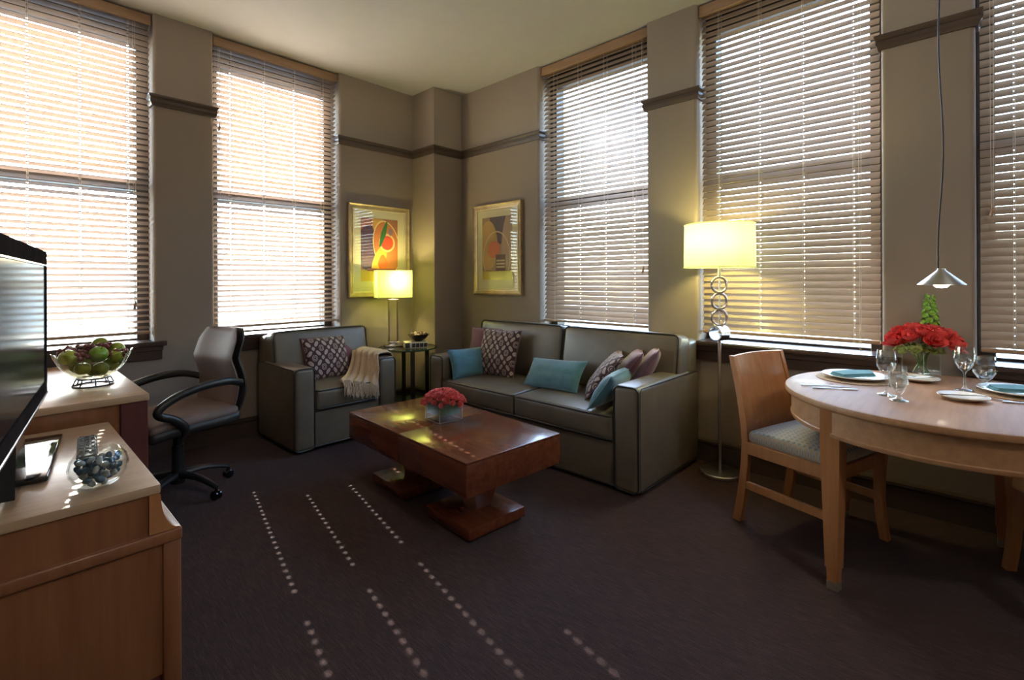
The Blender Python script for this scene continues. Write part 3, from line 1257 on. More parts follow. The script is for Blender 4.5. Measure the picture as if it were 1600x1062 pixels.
cv = CT @ V3((0.02, 0.055, 0.45))
square_vase('glass_vase', 'low square glass vase on the coffee table lined with leaves', cv, R(-6), 0.165, 0.10)
fl = bouquet('pink_flowers', 'dome of coral pink flowers in the low vase on the coffee table', cv, 'rose_coral', 0.030, 0.118, 0.062, 0.10, 58, 11)
bm = NB()
b2(bm, (-0.072, -0.072, 0.035), (0.072, 0.072, 0.098), 0.01, 2)
rng = random.Random(5)
for v in bm.verts:
    v.co += V3((rng.uniform(-1, 1), rng.uniform(-1, 1), rng.uniform(-1, 1))) * 0.003
obj('leaf_lining', bm, 'water_leaf', fl, (0, 0, 0), (0, 0, R(-6)))

# ---------------------------------------------------------------- corner side table, lamp, book and bowl
st = thing('side_table', 'round glass side table with dark posts in the corner', 'side table', (-0.70, -0.37, 0))
bm = NB()
lathe(bm, [(0, 0.628), (0.278, 0.628), (0.281, 0.631), (0.281, 0.637), (0.278, 0.640), (0, 0.640)], 48)
top = obj('glass_top', bm, 'table_glass', st)
bm = NB()
lathe(bm, [(0.2795, 0.627), (0.284, 0.630), (0.284, 0.638), (0.2795, 0.641)], 48)
obj('edge_band', bm, 'glass_edge', top)
for k in range(4):
    a = R(25 + 90 * k) - YAW
    bm = NB()
    b2(bm, (-0.02, -0.009, 0.012), (0.02, 0.009, 0.628), 0.002, 1)
    obj('post', bm, 'post_dark', st, (0.19 * math.cos(a), 0.19 * math.sin(a), 0), (0, 0, -YAW + R(20)))
bm = NB()
lathe(bm, [(0, 0.10), (0.235, 0.10), (0.239, 0.104), (0.235, 0.110), (0, 0.110)], 40)
obj('glass_shelf', bm, 'glass_edge', st)
bm = NB()
lathe(bm, [(0.185, 0.0), (0.205, 0.0), (0.205, 0.014), (0.185, 0.014), (0.185, 0.0)], 40)
obj('base_ring', bm, 'post_dark', st)


def bulb_light(parent, loc, power, color, radius=0.03):
    d = bpy.data.lights.new('bulb_light', 'POINT')
    d.energy = power
    d.color = color
    d.shadow_soft_size = radius
    o = bpy.data.objects.new('bulb_light', d)
    COL.objects.link(o)
    o.parent = parent
    o.location = loc
    return o


TL = thing('table_lamp', 'chrome table lamp with a rectangular glowing yellow shade on the side table', 'lamp', (-0.782, -0.242, 0.6405), R(-20.5))
bm = NB()
b2(bm, (-0.085, -0.055, 0.0), (0.085, 0.055, 0.022), 0.003, 2)
b2(bm, (-0.05, -0.035, 0.022), (0.05, 0.035, 0.055), 0.003, 2)
obj('base', bm, 'chrome', TL)
for sx in (-1, 1):
    bm = NB()
    b2(bm, (sx * 0.042 - 0.006, -0.016, 0.055), (sx * 0.042 + 0.006, 0.016, 0.455), 0.002, 1)
    obj('upright', bm, 'lamp_bronze', TL)
bm = NB()
b2(bm, (-0.048, -0.016, 0.455), (0.048, 0.016, 0.467), 0.002, 1)
tube(bm, [(0, 0, 0.467), (0, 0, 0.56)], 0.007, 10)
obj('crossbar', bm, 'lamp_bronze', TL)


def shell_walls(bm, outer, inner, z0, z1):
    n = len(outer)
    A = [bm.verts.new((x, y, z0)) for x, y in outer]
    B = [bm.verts.new((x, y, z1)) for x, y in outer]
    C_ = [bm.verts.new((x, y, z0)) for x, y in inner]
    D_ = [bm.verts.new((x, y, z1)) for x, y in inner]
    for k in range(n):
        k2 = (k + 1) % n
        bm.faces.new((A[k], A[k2], B[k2], B[k]))
        bm.faces.new((C_[k2], C_[k], D_[k], D_[k2]))
        bm.faces.new((A[k2], A[k], C_[k], C_[k2]))
        bm.faces.new((B[k], B[k2], D_[k2], D_[k]))


def single_walls(bm, pts, z0, z1):
    A = [bm.verts.new((x, y, z0)) for x, y in pts]
    B = [bm.verts.new((x, y, z1)) for x, y in pts]
    n = len(pts)
    for k in range(n):
        bm.faces.new((A[k], A[(k + 1) % n], B[(k + 1) % n], B[k]))


SZ0, SZ1 = 0.487, 0.750
bm = NB()
single_walls(bm, [(-0.165, -0.10), (0.165, -0.10), (0.165, 0.10), (-0.165, 0.10)], SZ0, SZ1)
sh = obj('lamp_shade', bm, 'shade_yellow', TL, smooth=0)
bm = NB()
for zz in (SZ0, SZ1):
    tube(bm, [(-0.166, -0.101, zz), (0.166, -0.101, zz), (0.166, 0.101, zz), (-0.166, 0.101, zz)], 0.0028, 5, closed=True)
for x, y in ((-1, -1), (1, -1), (1, 1), (-1, 1)):
    tube(bm, [(x * 0.1655, y * 0.1005, SZ0), (x * 0.1655, y * 0.1005, SZ1)], 0.002, 5)
obj('shade_trim', bm, 'shade_cream', sh)
bm = NB()
lathe(bm, [(0, 0.56), (0.012, 0.565), (0.028, 0.60), (0.026, 0.625), (0.012, 0.642), (0, 0.645)], 16)
obj('light_bulb', bm, 'bulb', TL)
bulb_light(TL, (0.03, -0.02, 0.66), 3.4, (1.0, 0.84, 0.36), 0.035)

bk = thing('decorative_box', 'white boxed book with dark square windows under the bronze bowl', 'box', (-0.672, -0.452, 0.6405), R(-25))
bm = NB()
b2(bm, (-0.105, -0.07, 0), (0.105, 0.07, 0.058), 0.003, 1)
obj('body', bm, 'book_white', bk)
for k in range(4):
    bm = NB()
    b2(bm, (-0.016, -0.0735, 0.010), (0.016, -0.068, 0.048))
    p = obj('dark_window', bm, 'book_dark', bk, (-0.028 + 0.038 * k, 0, 0), smooth=0)
bm = NB()
b2(bm, (-0.1065, -0.072, 0.005), (-0.065, -0.068, 0.053))
obj('spine_label', bm, 'book_dark', bk, smooth=0)

bowl = thing('bronze_bowl', 'dark bronze dish on the white box by the table lamp', 'bowl', (-0.635, -0.455, 0.699))
bm = NB()
lathe(bm, [(0, 0.0), (0.035, 0.0), (0.04, 0.006), (0.075, 0.03), (0.105, 0.068), (0.100, 0.068), (0.07, 0.036), (0.03, 0.014), (0, 0.012)], 32)
obj('dish', bm, 'dark_bronze', bowl)
rng = random.Random(21)
k = 0
for ring, n, z in ((0.0, 1, 0.075), (0.038, 5, 0.058), (0.068, 8, 0.066)):
    for j in range(n):
        a = 2 * PI * j / n + ring * 9
        bm = NB()
        bmesh.ops.create_icosphere(bm, subdivisions=2, radius=rng.uniform(0.017, 0.024))
        for v in bm.verts:
            v.co *= 1 + 0.12 * mnoise.noise(v.co * 60 + V3((k, 0, 0)))
        tan = (k % 3 == 1)
        b = obj('decorative_ball', bm, 'ball_tan' if tan else 'ball_brown', None, (-0.635 + ring * math.cos(a), -0.455 + ring * math.sin(a), 0.699 + z))
        tag(b, 'pale tan decorative ball in the bronze dish' if tan else 'dark brown decorative ball in the bronze dish', 'ball', 'decorative balls in the bronze dish')
        k += 1


# ---------------------------------------------------------------- framed prints
def picture(label, loc, rotz, W, H, m):
    """local: hangs on plane y=0, facing -y; origin at centre"""
    o = thing('framed_print', label, 'picture', loc, rotz)
    fw = 0.058

    def bar_ring(bm, x0, z0, x1, z1, prof):
        """prof: (inset, y) open polyline swept round a rectangle"""
        rings = []
        for (ins, y) in prof:
            rings.append([bm.verts.new((sx * (x1 - ins), y, sz * (z1 - ins))) for sx, sz in ((-1, -1), (1, -1), (1, 1), (-1, 1))])
        for A, B in zip(rings, rings[1:]):
            for k in range(4):
                bm.faces.new((A[k], A[(k + 1) % 4], B[(k + 1) % 4], B[k]))
    bm = NB()
    bar_ring(bm, 0, 0, W / 2, H / 2, [(0.0, -0.002), (0.0, -0.034), (0.006, -0.036), (0.020, -0.026), (0.044, -0.020)])
    obj('frame', bm, 'frame_gold', o, smooth=0)
    bm = NB()
    bar_ring(bm, 0, 0, W / 2, H / 2, [(0.043, -0.019), (0.045, -0.024), (0.055, -0.022), (fw, -0.012)])
    obj('frame_lip', bm, 'frame_gold_lip', o, smooth=0)
    bm = NB()
    b2(bm, (-W / 2 + 0.05, -0.012, -H / 2 + 0.05), (W / 2 - 0.05, -0.004, H / 2 - 0.05))
    obj('mat_board', bm, 'mat_board', o, smooth=0)
    bm = NB()
    b2(bm, (-0.212, -0.0135, -0.317), (0.212, -0.012, 0.317))
    obj('print', bm, m, o, (0, 0, 0.012), smooth=0)
    bm = NB()
    v = [bm.verts.new(p) for p in ((-W / 2 + 0.056, -0.0165, -H / 2 + 0.056), (W / 2 - 0.056, -0.0165, -H / 2 + 0.056), (W / 2 - 0.056, -0.0165, H / 2 - 0.056), (-W / 2 + 0.056, -0.0165, H / 2 - 0.056))]
    bm.faces.new(v)
    obj('glazing', bm, 'picture_glass', o, smooth=0)


picture('gilt framed abstract print with a green leaf shape, behind the table lamp', (-0.788, 0, 1.590), 0, 0.70, 0.925, 'print_a')
picture('gilt framed brown abstract print between the corner column and the sofa window', (0, -0.924, 1.600), -PI / 2, 0.685, 0.92, 'print_b')

# ---------------------------------------------------------------- floor lamp
FLX, FLY = -0.185, -3.185
FL = thing('floor_lamp', 'brushed metal floor lamp with three linked rings and a glowing drum shade', 'lamp', (FLX, FLY, 0))
bm = NB()
lathe(bm, [(0, 0), (0.128, 0), (0.132, 0.004), (0.132, 0.020), (0.126, 0.026), (0.02, 0.030), (0, 0.030)], 40)
obj('base', bm, 'brushed_metal', FL)
bm = NB()
tube(bm, [(0, 0, 0.028), (0, 0, 0.885)], 0.0105, 14)
obj('pole', bm, 'brushed_metal', FL)
# horizontal tube ornament, axis across the view
ax = V3((_r.x, _r.y, 0))
Mx = Matrix.Translation((0, 0, 0.935)) @ Matrix.Rotation(-YAW + R(30), 4, 'Z') @ Matrix.Rotation(PI / 2, 4, 'Y')
bm = NB()
lathe(bm, [(0.044, -0.045), (0.050, -0.045), (0.050, 0.045), (0.044, 0.045), (0.044, -0.045)], 28, Mx)
obj('tube_ornament', bm, 'chrome', FL)
ring_r, rt = 0.0525, 0.0055
zc = 0.935 + 0.050 + ring_r
for k in range(3):
    bm = NB()
    pts = [(ring_r * math.cos(2 * PI * j / 32), 0, ring_r * math.sin(2 * PI * j / 32)) for j in range(32)]
    tube(bm, pts, rt, 10, closed=True, flat=1.7)
    obj('ring', bm, 'chrome', FL, (0, 0, zc + k * (2 * ring_r + 0.004)), (0, 0, -YAW + R(8)))
ztop = zc + 2 * (2 * ring_r + 0.004) + ring_r
bm = NB()
tube(bm, [(0, 0, 0.985), (0, 0, ztop)], 0.004, 8)
tube(bm, [(0, 0, ztop - 0.004), (0, 0, 1.50)], 0.0095, 12)
obj('stem', bm, 'brushed_metal', FL)
DR0, DR1 = 0.222, 0.218
FZ0, FZ1 = 1.372, 1.655
bm = NB()
n = 56
A = [bm.verts.new((DR0 * math.cos(2 * PI * k / n), DR0 * math.sin(2 * PI * k / n), FZ0)) for k in range(n)]
B = [bm.verts.new((DR1 * math.cos(2 * PI * k / n), DR1 * math.sin(2 * PI * k / n), FZ1)) for k in range(n)]
for k in range(n):
    bm.faces.new((A[k], A[(k + 1) % n], B[(k + 1) % n], B[k]))
sh = obj('drum_shade', bm, 'shade_drum', FL, smooth=60)
bm = NB()
for rr_, zz in ((DR0 + 0.001, FZ0), (DR1 + 0.001, FZ1)):
    tube(bm, [(rr_ * math.cos(2 * PI * k / 48), rr_ * math.sin(2 * PI * k / 48), zz) for k in range(48)], 0.0035, 5, closed=True)
for k in range(3):
    a = 2 * PI * k / 3
    tube(bm, [(0.01 * math.cos(a), 0.01 * math.sin(a), FZ0 + 0.05), (DR0 * math.cos(a), DR0 * math.sin(a), FZ0 + 0.05)], 0.002, 5)
obj('shade_trim', bm, 'shade_cream', sh)
bm = NB()
lathe(bm, [(0, 1.50), (0.014, 1.505), (0.030, 1.545), (0.027, 1.575), (0.012, 1.592), (0, 1.595)], 16)
obj('light_bulb', bm, 'bulb', FL)
bulb_light(FL, (-0.05, 0, 1.545), 3.8, (1.0, 0.84, 0.32), 0.05)

# ---------------------------------------------------------------- dining table
TX, TY, TZ, TR = -0.655, -4.315, 0.785, 0.60
DT = thing('dining_table', 'round honey maple dining table set for a meal', 'dining table', (TX, TY, 0))
bm = NB()
lathe(bm, [(0, TZ - 0.034), (TR - 0.010, TZ - 0.034), (TR - 0.002, TZ - 0.026), (TR, TZ - 0.014), (TR - 0.003, TZ - 0.004), (TR - 0.010, TZ), (0, TZ)], 96)
obj('table_top', bm, 'maple_x', DT)
bm = NB()
lathe(bm, [(0.525, 0.640), (0.574, 0.640), (0.576, 0.645), (0.576, 0.655), (0.572, 0.659), (0.572, TZ - 0.034), (0.525, TZ - 0.034), (0.525, 0.640)], 96)
obj('apron', bm, 'maple_x', DT)
for ang in (143, -22, 51, -129):
    a = R(ang)
    bm = NB()
    A = [(-1, -1), (1, -1), (1, 1), (-1, 1)]
    hs = [(0.0, 0.019), (0.09, 0.022), (0.091, 0.026), (0.62, 0.037), (TZ - 0.034, 0.037)]
    rings = []
    for z, h_ in hs:
        rings.append([bm.verts.new((x * h_, y * h_, z)) for x, y in A])
    bm.faces.new(rings[0][::-1])
    bm.faces.new(rings[-1])
    for P_, Q_ in zip(rings, rings[1:]):
        for k in range(4):
            bm.faces.new((P_[k], P_[(k + 1) % 4], Q_[(k + 1) % 4], Q_[k]))
    bmesh.ops.bevel(bm, geom=[e for e in bm.edges if abs(e.verts[0].co.z - e.verts[1].co.z) > 0.02], offset=0.003, segments=2, affect='EDGES')
    lg = obj('leg', bm, 'maple_z', DT, (0.542 * math.cos(a), 0.542 * math.sin(a), 0), (0, 0, a + PI / 4 - R(20)), smooth=30)
    bm = NB()
    b2(bm, (-0.0205, -0.0205, 0.0), (0.0205, 0.0205, 0.035))
    obj('foot_cap', bm, 'tile_foot', lg, smooth=0)


# ---------------------------------------------------------------- dining chairs (front towards local -y)
def ribbon(bm, pts, w0, w1, d0, d1, lean=None):
    """square section post through pts (local), widths along x (w) and depth along y (d)"""
    rings = []
    n = len(pts)
    for i, p in enumerate(pts):
        t = i / (n - 1)
        w, d = w0 + (w1 - w0) * t, d0 + (d1 - d0) * t
        rings.append([bm.verts.new((p[0] + sx * w / 2, p[1] + sy * d / 2, p[2])) for sx, sy in ((-1, -1), (1, -1), (1, 1), (-1, 1))])
    bm.faces.new(rings[0][::-1])
    bm.faces.new(rings[-1])
    for A, B in zip(rings, rings[1:]):
        for k in range(4):
            bm.faces.new((A[k], A[(k + 1) % 4], B[(k + 1) % 4], B[k]))


def back_y(z):
    """rear post centre line: splays back below and rakes back above the seat"""
    if z < 0.42:
        return 0.205 + 0.05 * ((0.42 - z) / 0.42) ** 1.8
    return 0.205 + 0.085 * ((z - 0.42) / 0.455) ** 1.5


def dining_chair(label, loc, rotz):
    c = thing('dining_chair', label, 'chair', loc, rotz, 'maple dining chairs')
    for sx in (-1, 1):
        bm = NB()
        zs = [0, 0.08, 0.16, 0.24, 0.32, 0.42, 0.52, 0.62, 0.72, 0.80, 0.875]
        ribbon(bm, [(sx * (0.222 - 0.012 * (z / 0.875)), back_y(z), z) for z in zs], 0.032, 0.028, 0.046, 0.030)
        obj('rear_leg', bm, 'chair_wood', c, smooth=30)
        bm = NB()
        zs = [0, 0.1, 0.2, 0.3, 0.38, 0.435]
        ribbon(bm, [(sx * 0.222, -0.232 + 0.018 * math.sin(PI * z / 0.435) - 0.012 * (1 - z / 0.435), z) for z in zs], 0.034, 0.042, 0.036, 0.042)
        obj('front_leg', bm, 'chair_wood', c, smooth=30)
        bm = NB()
        b2(bm, (sx * 0.222 - 0.012, -0.22, 0.372), (sx * 0.222 + 0.012, 0.20, 0.435), 0.003, 1)
        obj('seat_rail', bm, 'chair_wood', c)
        bm = NB()
        b2(bm, (sx * 0.222 - 0.010, -0.215, 0.185), (sx * 0.222 + 0.010, 0.218, 0.225), 0.003, 1)
        obj('stretcher', bm, 'chair_wood', c)
    for yy in (-0.232, 0.200):
        bm = NB()
        b2(bm, (-0.21, yy - 0.012, 0.372), (0.21, yy + 0.012, 0.435), 0.003, 1)
        obj('seat_rail', bm, 'chair_wood', c)
    # curved solid back panel
    bm = NB()
    nx, nz = 14, 10
    fr, bk_ = [], []
    for i in range(nx + 1):
        x = -0.208 + 0.416 * i / nx
        f_, b_ = [], []
        for j in range(nz + 1):
            z = 0.45 + 0.425 * j / nz
            y = back_y(z) + 0.022 * (1 - (x / 0.208) ** 2) - 0.004
            zz = z + (0.004 * (1 - (x / 0.208) ** 2) if j == nz else 0)
            f_.append(bm.verts.new((x, y - 0.008, zz)))
            b_.append(bm.verts.new((x, y + 0.008, zz)))
        fr.append(f_)
        bk_.append(b_)
    for i in range(nx):
        for j in range(nz):
            bm.faces.new((fr[i][j], fr[i + 1][j], fr[i + 1][j + 1], fr[i][j + 1]))
            bm.faces.new((bk_[i + 1][j], bk_[i][j], bk_[i][j + 1], bk_[i + 1][j + 1]))
        bm.faces.new((fr[i][nz], fr[i + 1][nz], bk_[i + 1][nz], bk_[i][nz]))
        bm.faces.new((fr[i + 1][0], fr[i][0], bk_[i][0], bk_[i + 1][0]))
    for j in range(nz):
        bm.faces.new((fr[0][j + 1], bk_[0][j + 1], bk_[0][j], fr[0][j]))
        bm.faces.new((fr[nx][j], bk_[nx][j], bk_[nx][j + 1], fr[nx][j + 1]))
    obj('back_panel', bm, 'chair_wood', c, smooth=40)
    bm = NB()
    rbox(bm, (0.452, 0.435, 0.062), 0.026, 8, bulge=(0, 0, 0.026))
    obj('seat_pad', bm, 'seat_fabric', c, (0, -0.018, 0.462))
    return c


ch1 = dining_chair('maple dining chair with checked seat pulled up between the floor lamp and table', (-0.605, -3.795, 0), R(-17))
ch2 = dup(ch1, None, (-0.47, -4.85, 0), (0, 0, R(210)), 'maple dining chair partly cut off at right behind the table')


# ---------------------------------------------------------------- tableware
def plate_bm(r, h=0.018):
    bm = NB()
    lathe(bm, [(0, 0.0), (r * 0.58, 0.0), (r * 0.66, 0.004), (r * 0.98, h - 0.003), (r, h), (r * 0.985, h + 0.002), (r * 0.68, 0.009), (r * 0.60, 0.006), (0, 0.005)], 48)
    return bm


def plate(label, x, y, r, z=TZ, cat='plate'):
    o = obj('plate', plate_bm(r), 'porcelain', None, (x, y, z + 0.0005))
    return tag(o, label, cat, 'white plates on the dining table')


def placemat(label, x, y, r):
    bm = NB()
    lathe(bm, [(0, 0), (r, 0), (r + 0.002, 0.002), (r, 0.004), (0, 0.004)], 48)
    o = obj('placemat', bm, 'placemat_tan', None, (x, y, TZ + 0.0003))
    return tag(o, label, 'placemat', 'round placemats')


def napkin(label, x, y, z, rz, w=0.20, d=0.12):
    bm = NB()
    poly = [(-w / 2, -d * 0.35), (w * 0.25, -d / 2), (w / 2, d * 0.05), (w * 0.12, d / 2), (-w * 0.42, d * 0.38)]
    for k in range(3):
        s = 1 - 0.05 * k
        vs_ = prism(bm, [(a * s, b * s) for a, b in poly], 0.0055 * k, 0.0055 * k + 0.005)
    for v in bm.verts:
        v.co.z += 0.010 * max(0, v.co.x / w)
    bmesh.ops.bevel(bm, geom=list(bm.edges), offset=0.0012, segments=1, affect='EDGES')
    o = obj('napkin', bm, 'napkin_teal', None, (x, y, z), (0, 0, rz))
    return tag(o, label, 'napkin', 'teal napkins')


def goblet(name, label, x, y, prof, cat):
    bm = NB()
    lathe(bm, prof, 32)
    o = obj(name, bm, 'goblet_glass', None, (x, y, TZ + 0.0005), smooth=80)
    return tag(o, label, cat, 'stemware on the dining table')


def wine_prof(H, rb, base=0.036):
    st_ = H * 0.46
    return [(0, 0), (base, 0.0), (base, 0.003), (base * 0.5, 0.007), (0.006, 0.014), (0.0042, 0.03), (0.0042, st_ - 0.02), (0.007, st_ - 0.006),
            (rb * 0.55, st_ + 0.008), (rb * 0.9, st_ + 0.032), (rb, st_ + 0.052), (rb * 0.97, H * 0.82), (rb * 0.86, H),
            (rb * 0.86 - 0.0015, H), (rb * 0.95, H * 0.82), (rb - 0.002, st_ + 0.052), (rb * 0.86, st_ + 0.033), (rb * 0.5, st_ + 0.012), (0, st_ + 0.004)]


def goblet_prof(H, rb, base=0.033, stem=0.3):
    st_ = H * stem
    return [(0, 0), (base, 0), (base, 0.003), (base * 0.5, 0.008), (0.010, 0.014), (0.007, st_ * 0.6), (0.012, st_ - 0.004), (rb * 0.6, st_ + 0.008),
            (rb * 0.95, st_ + 0.034), (rb, H * 0.62), (rb * 0.86, H), (rb * 0.86 - 0.0016, H), (rb - 0.0025, H * 0.62), (rb * 0.92, st_ + 0.036), (rb * 0.52, st_ + 0.012), (0, st_ + 0.005)]


def cutlery(name, label, x, y, z, rz, kind, L=0.20):
    """lies along local x, handle at -x"""
    o = thing(name, label, 'cutlery', (x, y, z), rz, 'silver cutlery')
    bm = NB()
    hw = 0.006
    pts = [(-L / 2, 0.0), (-L / 2 + 0.05, 0), (0.0, 0), (L * 0.12, 0)]
    tube(bm, [(a, 0, 0.0042) for a, _ in pts], [0.0065, 0.0055, 0.0036, 0.0034], 8, flat=0.55)
    obj('handle', bm, 'chrome', o)
    bm = NB()
    if kind == 'spoon':
        g = []
        for i in range(9):
            t = i / 8
            w = 0.019 * math.sin(PI * min(1, max(0.08, t * 0.95 + 0.03))) ** 0.6
            g.append([bm.verts.new((L * 0.12 + t * 0.06, s * w, 0.009 - 0.007 * math.sin(PI * t) * (1 - s * s) + 0.0015 * abs(s))) for s in (-1, -0.5, 0, 0.5, 1)])
        for A, B in zip(g, g[1:]):
            for k in range(4):
                bm.faces.new((A[k], A[k + 1], B[k + 1], B[k]))
        nm = 'spoon_bowl'
    elif kind == 'fork':
        prism(bm, [(L * 0.10, -0.004), (L * 0.18, -0.011), (L * 0.26, -0.012), (L * 0.26, 0.012), (L * 0.18, 0.011), (L * 0.10, 0.004)], 0.003, 0.005)
        for s in (-1.5, -0.5, 0.5, 1.5):
            b2(bm, (L * 0.255, s * 0.0068 - 0.0018, 0.003), (L * 0.45, s * 0.0068 + 0.0018, 0.005))
        nm = 'tines'
    else:
        prism(bm, [(L * 0.10, -0.005), (L * 0.42, -0.009), (L * 0.5, -0.002), (L * 0.5, 0.003), (L * 0.10, 0.005)], 0.003, 0.0048)
        nm = 'blade'
    obj(nm, bm, 'chrome', o)
    return o


placemat('tan round placemat under the napkin plate nearest the chair', -0.50, -3.975, 0.165)
plate('large white plate with folded teal napkin nearest the upholstered chair', -0.49, -3.975, 0.142, TZ + 0.0045)
napkin('teal folded napkin on the plate nearest the upholstered chair', -0.50, -3.975, TZ + 0.020, R(-35), 0.24, 0.13)
plate('small white side plate with cutlery in front of the glass vase', -0.345, -4.215, 0.085)
plate('small white side plate with a knife at the near edge of the table', -0.705, -4.385, 0.085)
placemat('tan round placemat under the plate cut off at right', -0.43, -4.575, 0.165)
plate('large white plate with teal napkin cut off at the right edge', -0.43, -4.565, 0.142, TZ + 0.0045)
napkin('teal folded napkin on the plate cut off at the right edge', -0.445, -4.56, TZ + 0.020, R(-60), 0.22, 0.13)
goblet('wine_glass', 'tall wine glass nearest the plate with the teal napkin by the chair', -0.816, -4.138, wine_prof(0.197, 0.037), 'wine glass')
goblet('water_goblet', 'small short-stemmed goblet in front of the left wine glass', -0.905, -4.19, goblet_prof(0.115, 0.033), 'goblet')
goblet('wine_glass', 'tall wine glass right of the flower vase', -0.48, -4.386, wine_prof(0.20, 0.038), 'wine glass')
goblet('water_goblet', 'round-bowled goblet at the right beside the taller wine glass', -0.395, -4.452, goblet_prof(0.153, 0.043, 0.034, 0.3), 'goblet')
bm = NB()
lathe(bm, [(0, 0), (0.030, 0), (0.034, 0.004), (0.038, 0.105), (0.0362, 0.105), (0.032, 0.008), (0, 0.006)], 28)
o = obj('tumbler', bm, 'goblet_glass', None, (-0.59, -4.155, TZ + 0.0005), smooth=60)
tag(o, 'straight clear tumbler behind the small goblet', 'glass', 'stemware on the dining table')
cutlery('fork', 'fork lying at the table edge in front of the chair placemat', -0.835, -3.955, TZ + 0.0005, R(-58), 'fork')
cutlery('knife', 'knife lying at the table edge beside the fork', -0.80, -3.905, TZ + 0.0005, R(-58), 'knife', 0.21)
cutlery('butter_knife', 'butter knife resting across the near side plate', -0.715, -4.385, TZ + 0.0165, R(-58), 'knife', 0.17)
cutlery('butter_knife', 'butter knife resting on the side plate by the vase', -0.34, -4.215, TZ + 0.0165, R(-40), 'knife', 0.15)
cutlery('fork', 'small fork resting on the side plate by the vase', -0.318, -4.245, TZ + 0.0165, R(-40), 'fork', 0.15)
cutlery('spoon', 'spoon with its bowl beside the foot of the right wine glass', -0.615, -4.44, TZ + 0.0005, R(68), 'spoon', 0.20)
cutlery('knife', 'knife between the near side plate and the right napkin plate', -0.63, -4.60, TZ + 0.0005, R(-70), 'knife', 0.21)

# flowers in the tall square vase
VX, VY = -0.165, -4.215
square_vase('glass_vase', 'tall square clear glass vase on the dining table', (VX, VY, TZ), R(-34), 0.115, 0.135)
red = bouquet('red_roses', 'red roses in the tall vase on the dining table', (VX - 0.005, VY, TZ), 'rose_red', 0.070, 0.112, 0.06, 0.155, 17, 31)
bm = NB()
rng = random.Random(8)
for k in range(9):
    a = 2 * PI * k / 9
    tube(bm, [(0.035 * math.cos(a + 2), 0.035 * math.sin(a + 2), 0.018), (0.02 * math.cos(a), 0.02 * math.sin(a), 0.09), (0.06 * math.cos(a), 0.06 * math.sin(a), 0.175)], 0.003, 5)
obj('stems', bm, 'stem_green', red)
hy = bouquet('hydrangea', 'pale green filler blooms below the red roses', (VX - 0.02, VY + 0.01, TZ), 'pale_green', 0.030, 0.085, 0.012, 0.125, 24, 57)
bells = thing('bells_of_ireland', 'tall green bell-flower spike rising behind the red roses', 'flowers', (VX + 0.02, VY - 0.035, TZ))
bm = NB()
tube(bm, [(-0.02, 0.02, 0.02), (0, 0, 0.2), (0.0, 0.0, 0.42)], [0.003, 0.0035, 0.002], 6)
obj('stem', bm, 'stem_green', bells)
bellp = None
for k in range(46):
    f = k / 45
    z = 0.205 + 0.21 * f
    a = k * 2.39996
    rad = 0.026 * (1 - 0.55 * f)
    q = V3((math.cos(a), math.sin(a), 0.35 + 0.7 * f)).normalized()
    e = q.to_track_quat('Z', 'Y').to_euler()
    if bellp is None:
        bm = NB()
        lathe(bm, [(0.003, -0.008), (0.006, 0.0), (0.013, 0.012), (0.019, 0.018), (0.012, 0.010), (0.004, 0.0)], 7)
        bellp = obj('bell', bm, 'green_bells', bells, (rad * math.cos(a), rad * math.sin(a), z), e, smooth=60)
    else:
        dup(bellp, bells, (rad * math.cos(a), rad * math.sin(a), z), e, scale=1.05 - 0.5 * f)

# ---------------------------------------------------------------- pendant lamp over the table
PL = thing('pendant_lamp', 'small brushed metal cone pendant lamp hanging on a thin cord', 'lamp', (TX, TY, 0))
bm = NB()
lathe(bm, [(0.010, 1.338), (0.013, 1.338), (0.016, 1.330), (0.082, 1.270), (0.083, 1.266), (0.079, 1.267), (0.013, 1.326), (0.010, 1.328)], 40)
sh = obj('cone_shade', bm, 'brushed_metal', PL)
bm = NB()
lathe(bm, [(0, 1.253), (0.018, 1.255), (0.027, 1.264), (0.026, 1.280), (0.012, 1.312), (0, 1.324)], 20)
obj('light_bulb', bm, 'bulb_pendant', PL)
bm = NB()
rng = random.Random(2)
pts = []
for k in range(25):
    t = k / 24
    pts.append((0.014 * math.sin(t * 11.0) * (1 - t) * 1.2 + 0.004 * math.sin(t * 31), 0.012 * math.sin(t * 13 + 1) * (1 - t), 1.336 + (CEIL - 1.336) * t))
tube(bm, pts, 0.0032, 6)
obj('cord', bm, 'plastic_black', PL)
bm = NB()
lathe(bm, [(0, CEIL - 0.03), (0.05, CEIL - 0.028), (0.055, CEIL), (0, CEIL)], 24)
obj('ceiling_rose', bm, 'brushed_metal', PL)
bulb_light(PL, (0, 0, 1.225), 0.22, (1.0, 0.84, 0.62), 0.02)

# ---------------------------------------------------------------- desk
DSK = thing('writing_desk', 'pale maple desk top with reddish end panel under the sunny window', 'desk', (-3.385, -0.80, 0))
DX0, DX1, DY0, DY1 = -0.405, 0.410, -0.68, 0.675
bm = NB()
b2(bm, (DX0, DY0, 0.716), (DX1, DY1, 0.75), 0.004, 2)
obj('desk_top', bm, 'desk_top', DSK)
for y0, y1 in ((DY0 + 0.010, DY0 + 0.035), (DY1 - 0.035, DY1 - 0.01)):
    bm = NB()
    b2(bm, (DX0 + 0.01, y0 + 0.012, 0.02), (DX1 - 0.11, y1, 0.716))
    obj('side_panel', bm, 'desk_body', DSK, smooth=0)
for y0, y1 in ((DY0 + 0.006, DY0 + 0.11), (DY1 - 0.11, DY1 - 0.006)):
    bm = NB()
    b2(bm, (DX1 - 0.112, y0, 0.0), (DX1 - 0.004, y1, 0.716), 0.004, 1)
    obj('leg_post', bm, 'desk_dark', DSK)
bm = NB()
